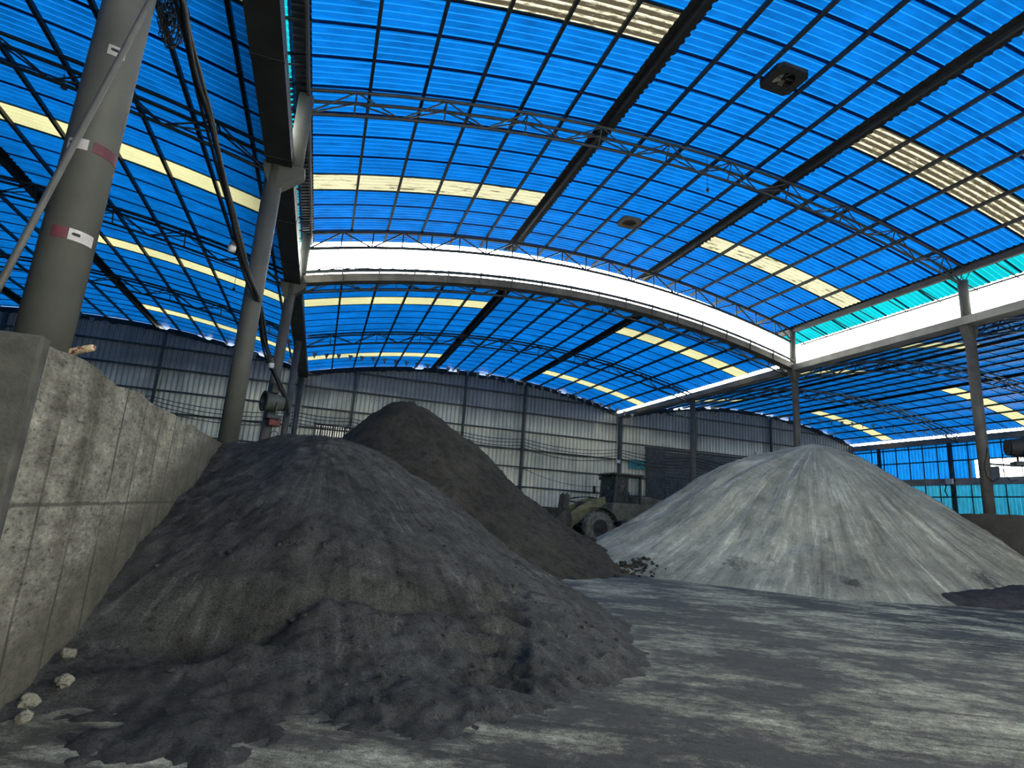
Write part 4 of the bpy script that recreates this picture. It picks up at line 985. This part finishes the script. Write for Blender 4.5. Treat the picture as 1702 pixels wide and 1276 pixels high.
# wires along the back wall, sagging from post to post
posts = [-22.8, -16.6, -9.2, -1.75, 1.35, 8.25, 12.35, 19.45, 25.7, 32.6, 40.8]
for q in range(4):
    pts = []; z0 = 6.12-.2*q
    for a, b in zip(posts[:-1], posts[1:]):
        for t in range(10):
            u = t/10; x = a+(b-a)*u; sag = (.32+.05*q)*((b-a)/7.4)**1.5*4*u*(1-u)
            pts.append((x, YW-.36-.02*q, z0-sag-(.10 if x > 8 else 0)))
    mb = MB(); mb.tube(pts, .022, 6)
    tag(build('electric_cable', mb, 'rubber_black', smooth=True), '%s of the four black wires slung along the back wall, counted from the top' % ORD[q], 'cable', 'wires along the back wall')
mb = MB(); mb.tube([(12.35+7.1*t/12, YW-.32, 4.15-.9*4*(t/12)*(1-t/12)*.6-.55*t/12) for t in range(13)], .015, 5)
tag(build('electric_cable', mb, 'rubber_black', smooth=True), 'single thin wire drooping across the back wall to the left of the wheel loader cab', 'cable')
for px, py, s, lab in ((1027, 767, .28, 'small white switch box on the back corner column, above the wheel loader'), (1258, 754, .3, 'small white box high on the shutter, left of the pale heap peak')):
    c = at_y(px, py, YW-.55); mb = MB(); mb.box((c.x-s/2, c.y-.1, c.z-s*.4), (c.x+s/2, c.y+.1, c.z+s*.4)); tag(build('switch_box', mb, 'white_plastic', bevel=.02), lab, 'box')

# bunting strings across the far end
def bunting(a, b, sag, n, label):
    a, b = Vector(a), Vector(b); root = empty('bunting_string', a, label, 'bunting', 'strings of pennants across the bays')
    f = lambda u: a+(b-a)*u-Vector((0, 0, sag*4*u*(1-u)))
    mb = MB(); mb.tube([f(i/24) for i in range(25)], .006, 4); part('cord', mb, 'rubber_black', root)
    for i in range(n):
        p = f((i+.5)/n); w = .13; rg = random.Random(i); tw = rg.uniform(-.35, .35)
        t = Vector((math.cos(tw), math.sin(tw), 0))*w; nn = Vector((-math.sin(tw), math.cos(tw), 0))*.004; d = Vector((0, 0, -.34))
        mb = MB(); mb.add([p-t-nn, p+t-nn, p+d-nn, p-t+nn, p+t+nn, p+d+nn], [(0, 2, 1), (3, 4, 5), (0, 1, 4, 3), (1, 2, 5, 4), (2, 0, 3, 5)]); part('pennant', mb, 'flag_grey', root)
bunting((-14.5, 31.5, LB(-14.5)-.75), (-2.0, 31.5, 8.35), .12, 22, 'string of small dark pennants across the far end of the left bay')
bunting((-1.4, 31.0, 8.75), (19.3, 33.0, 8.1), -.75, 34, 'string of small dark pennants arching across the far end of the rear roof')
bunting((19.9, 32.5, 8.2), (40.0, 26.5, 8.2), -.45, 30, 'string of small dark pennants across the far end of the right bay')

# vents, patches and hooks in the raised roof
def roof_vent(x0, x1, y0, y1, label, m, fan):
    cx, cy = (x0+x1)/2, (y0+y1)/2; root = empty('roof_vent', (cx, cy, FR(cx)-.15), label, 'vent', 'square roof vents')
    z = FR(cx)-.03; c = .12
    poly = [(x0+c, y0), (x1-c, y0), (x1, y0+c), (x1, y1-c), (x1-c, y1), (x0+c, y1), (x0, y1-c), (x0, y0+c)]
    mb = MB(); n = len(poly); rings = []
    for zz, k in ((z, 1), (z-.10, 1), (z-.10, .0)):
        pass
    inner = [(cx+.26*math.cos(2*PI*(i+.5)/8-PI*.75), cy+.26*math.sin(2*PI*(i+.5)/8-PI*.75)) for i in range(8)]
    # flat collar with a round throat
    vs = [(x, y, z) for x, y in poly]+[(x, y, z-.10) for x, y in poly]+[(x, y, z-.10) for x, y in inner]+[(x, y, z+.05) for x, y in inner]
    fs = []
    for i in range(8):
        j = (i+1) % 8; fs += [(i, j, 8+j, 8+i), (8+i, 8+j, 16+j, 16+i), (16+i, 16+j, 24+j, 24+i)]
    mb.add(vs, fs); part('collar', mb, m, root)
    if fan:
        mb = MB(); mb.lathe([(z+.02, .02), (z-.03, .06)], 'z', 12, (cx, cy, 0)); part('hub', mb, 'rubber_black', root)
        for k in range(5):
            a = k*2*PI/5; mb = MB(); d = Vector((math.cos(a), math.sin(a), 0)); t = Vector((-math.sin(a), math.cos(a), .5))*.05
            p = Vector((cx, cy, z-.01))
            mb.add([p+d*.05-t, p+d*.05+t, p+d*.24+t*1.3, p+d*.24-t*1.3], [(0, 1, 2, 3)]); part('blade', mb, 'gutter_pale', root)
        mb = MB(); mb.lathe([(z+.012, .27), (z+.02, .27)], 'z', 20, (cx, cy, 0)); part('lid', mb, 'rubber_black', root)
    else:
        mb = MB(); mb.box((x0+.1, y0+.1, z-.02), (x1-.1, y1-.1, z)); part('lid', mb, m, root)
roof_vent(8.72, 9.62, 8.82, 9.62, 'black square roof vent with a broken fan showing, in the raised roof at upper right', 'rubber_black', True)
roof_vent(8.95, 9.70, 16.35, 17.05, 'brownish square patch in the raised roof, just before the white gap', 'fascia', False)
def hook(px0, py0, px1, py1, Y, label):
    a, b = at_y(px0, py0, Y), at_y(px1, py1, Y); root = empty('drop_hook', b, label, 'hook', 'hooks hanging from the roof')
    mb = MB(); mb.tube([a, b], .008, 5); part('drop_wire', mb, 'rubber_black', root)
    mb = MB(); mb.lathe([(b.z-.09, .01), (b.z-.05, .06), (b.z+.02, .03), (b.z+.05, .012)], 'z', 10, (b.x, b.y, 0)); part('weight', mb, 'dark_steel', root)
hook(1175, 262, 1176, 314, 12.3, 'small weight on a wire below the nearest truss of the raised roof, right of centre')
hook(107, 122, 107, 143, 12.5, 'small dark weight hanging below the nearest left-bay truss, left of the big column')
hook(394, 446, 389, 479, 21.5, 'small dark weight on a wire in the left bay, left of the second column')
hook(850, 560, 850, 600, 30.5, 'small dark weight on a long wire below the low rear roof, above the brown heap')
hook(968, 512, 968, 540, 23.0, 'small weight on a wire just behind the curved fascia')

# ------------------------------------------------------------------ light
w = bpy.data.worlds.new('sky'); bpy.context.scene.world = w; w.use_nodes = True; nt = w.node_tree; nt.nodes.clear()
o = nt.nodes.new('ShaderNodeOutputWorld'); bg = nt.nodes.new('ShaderNodeBackground'); bg.inputs[0].default_value = (.975, 1.0, .90, 1); bg.inputs[1].default_value = SKY
nt.links.new(bg.outputs[0], o.inputs[0])
sc = bpy.context.scene
sc.view_settings.view_transform = 'Standard'; sc.view_settings.look = 'None'; sc.view_settings.exposure = 0; sc.view_settings.gamma = 1; sc.view_settings.use_curve_mapping = False
sc.cycles.max_bounces = 6; sc.cycles.diffuse_bounces = 4; sc.cycles.transmission_bounces = 4; sc.cycles.transparent_max_bounces = 8
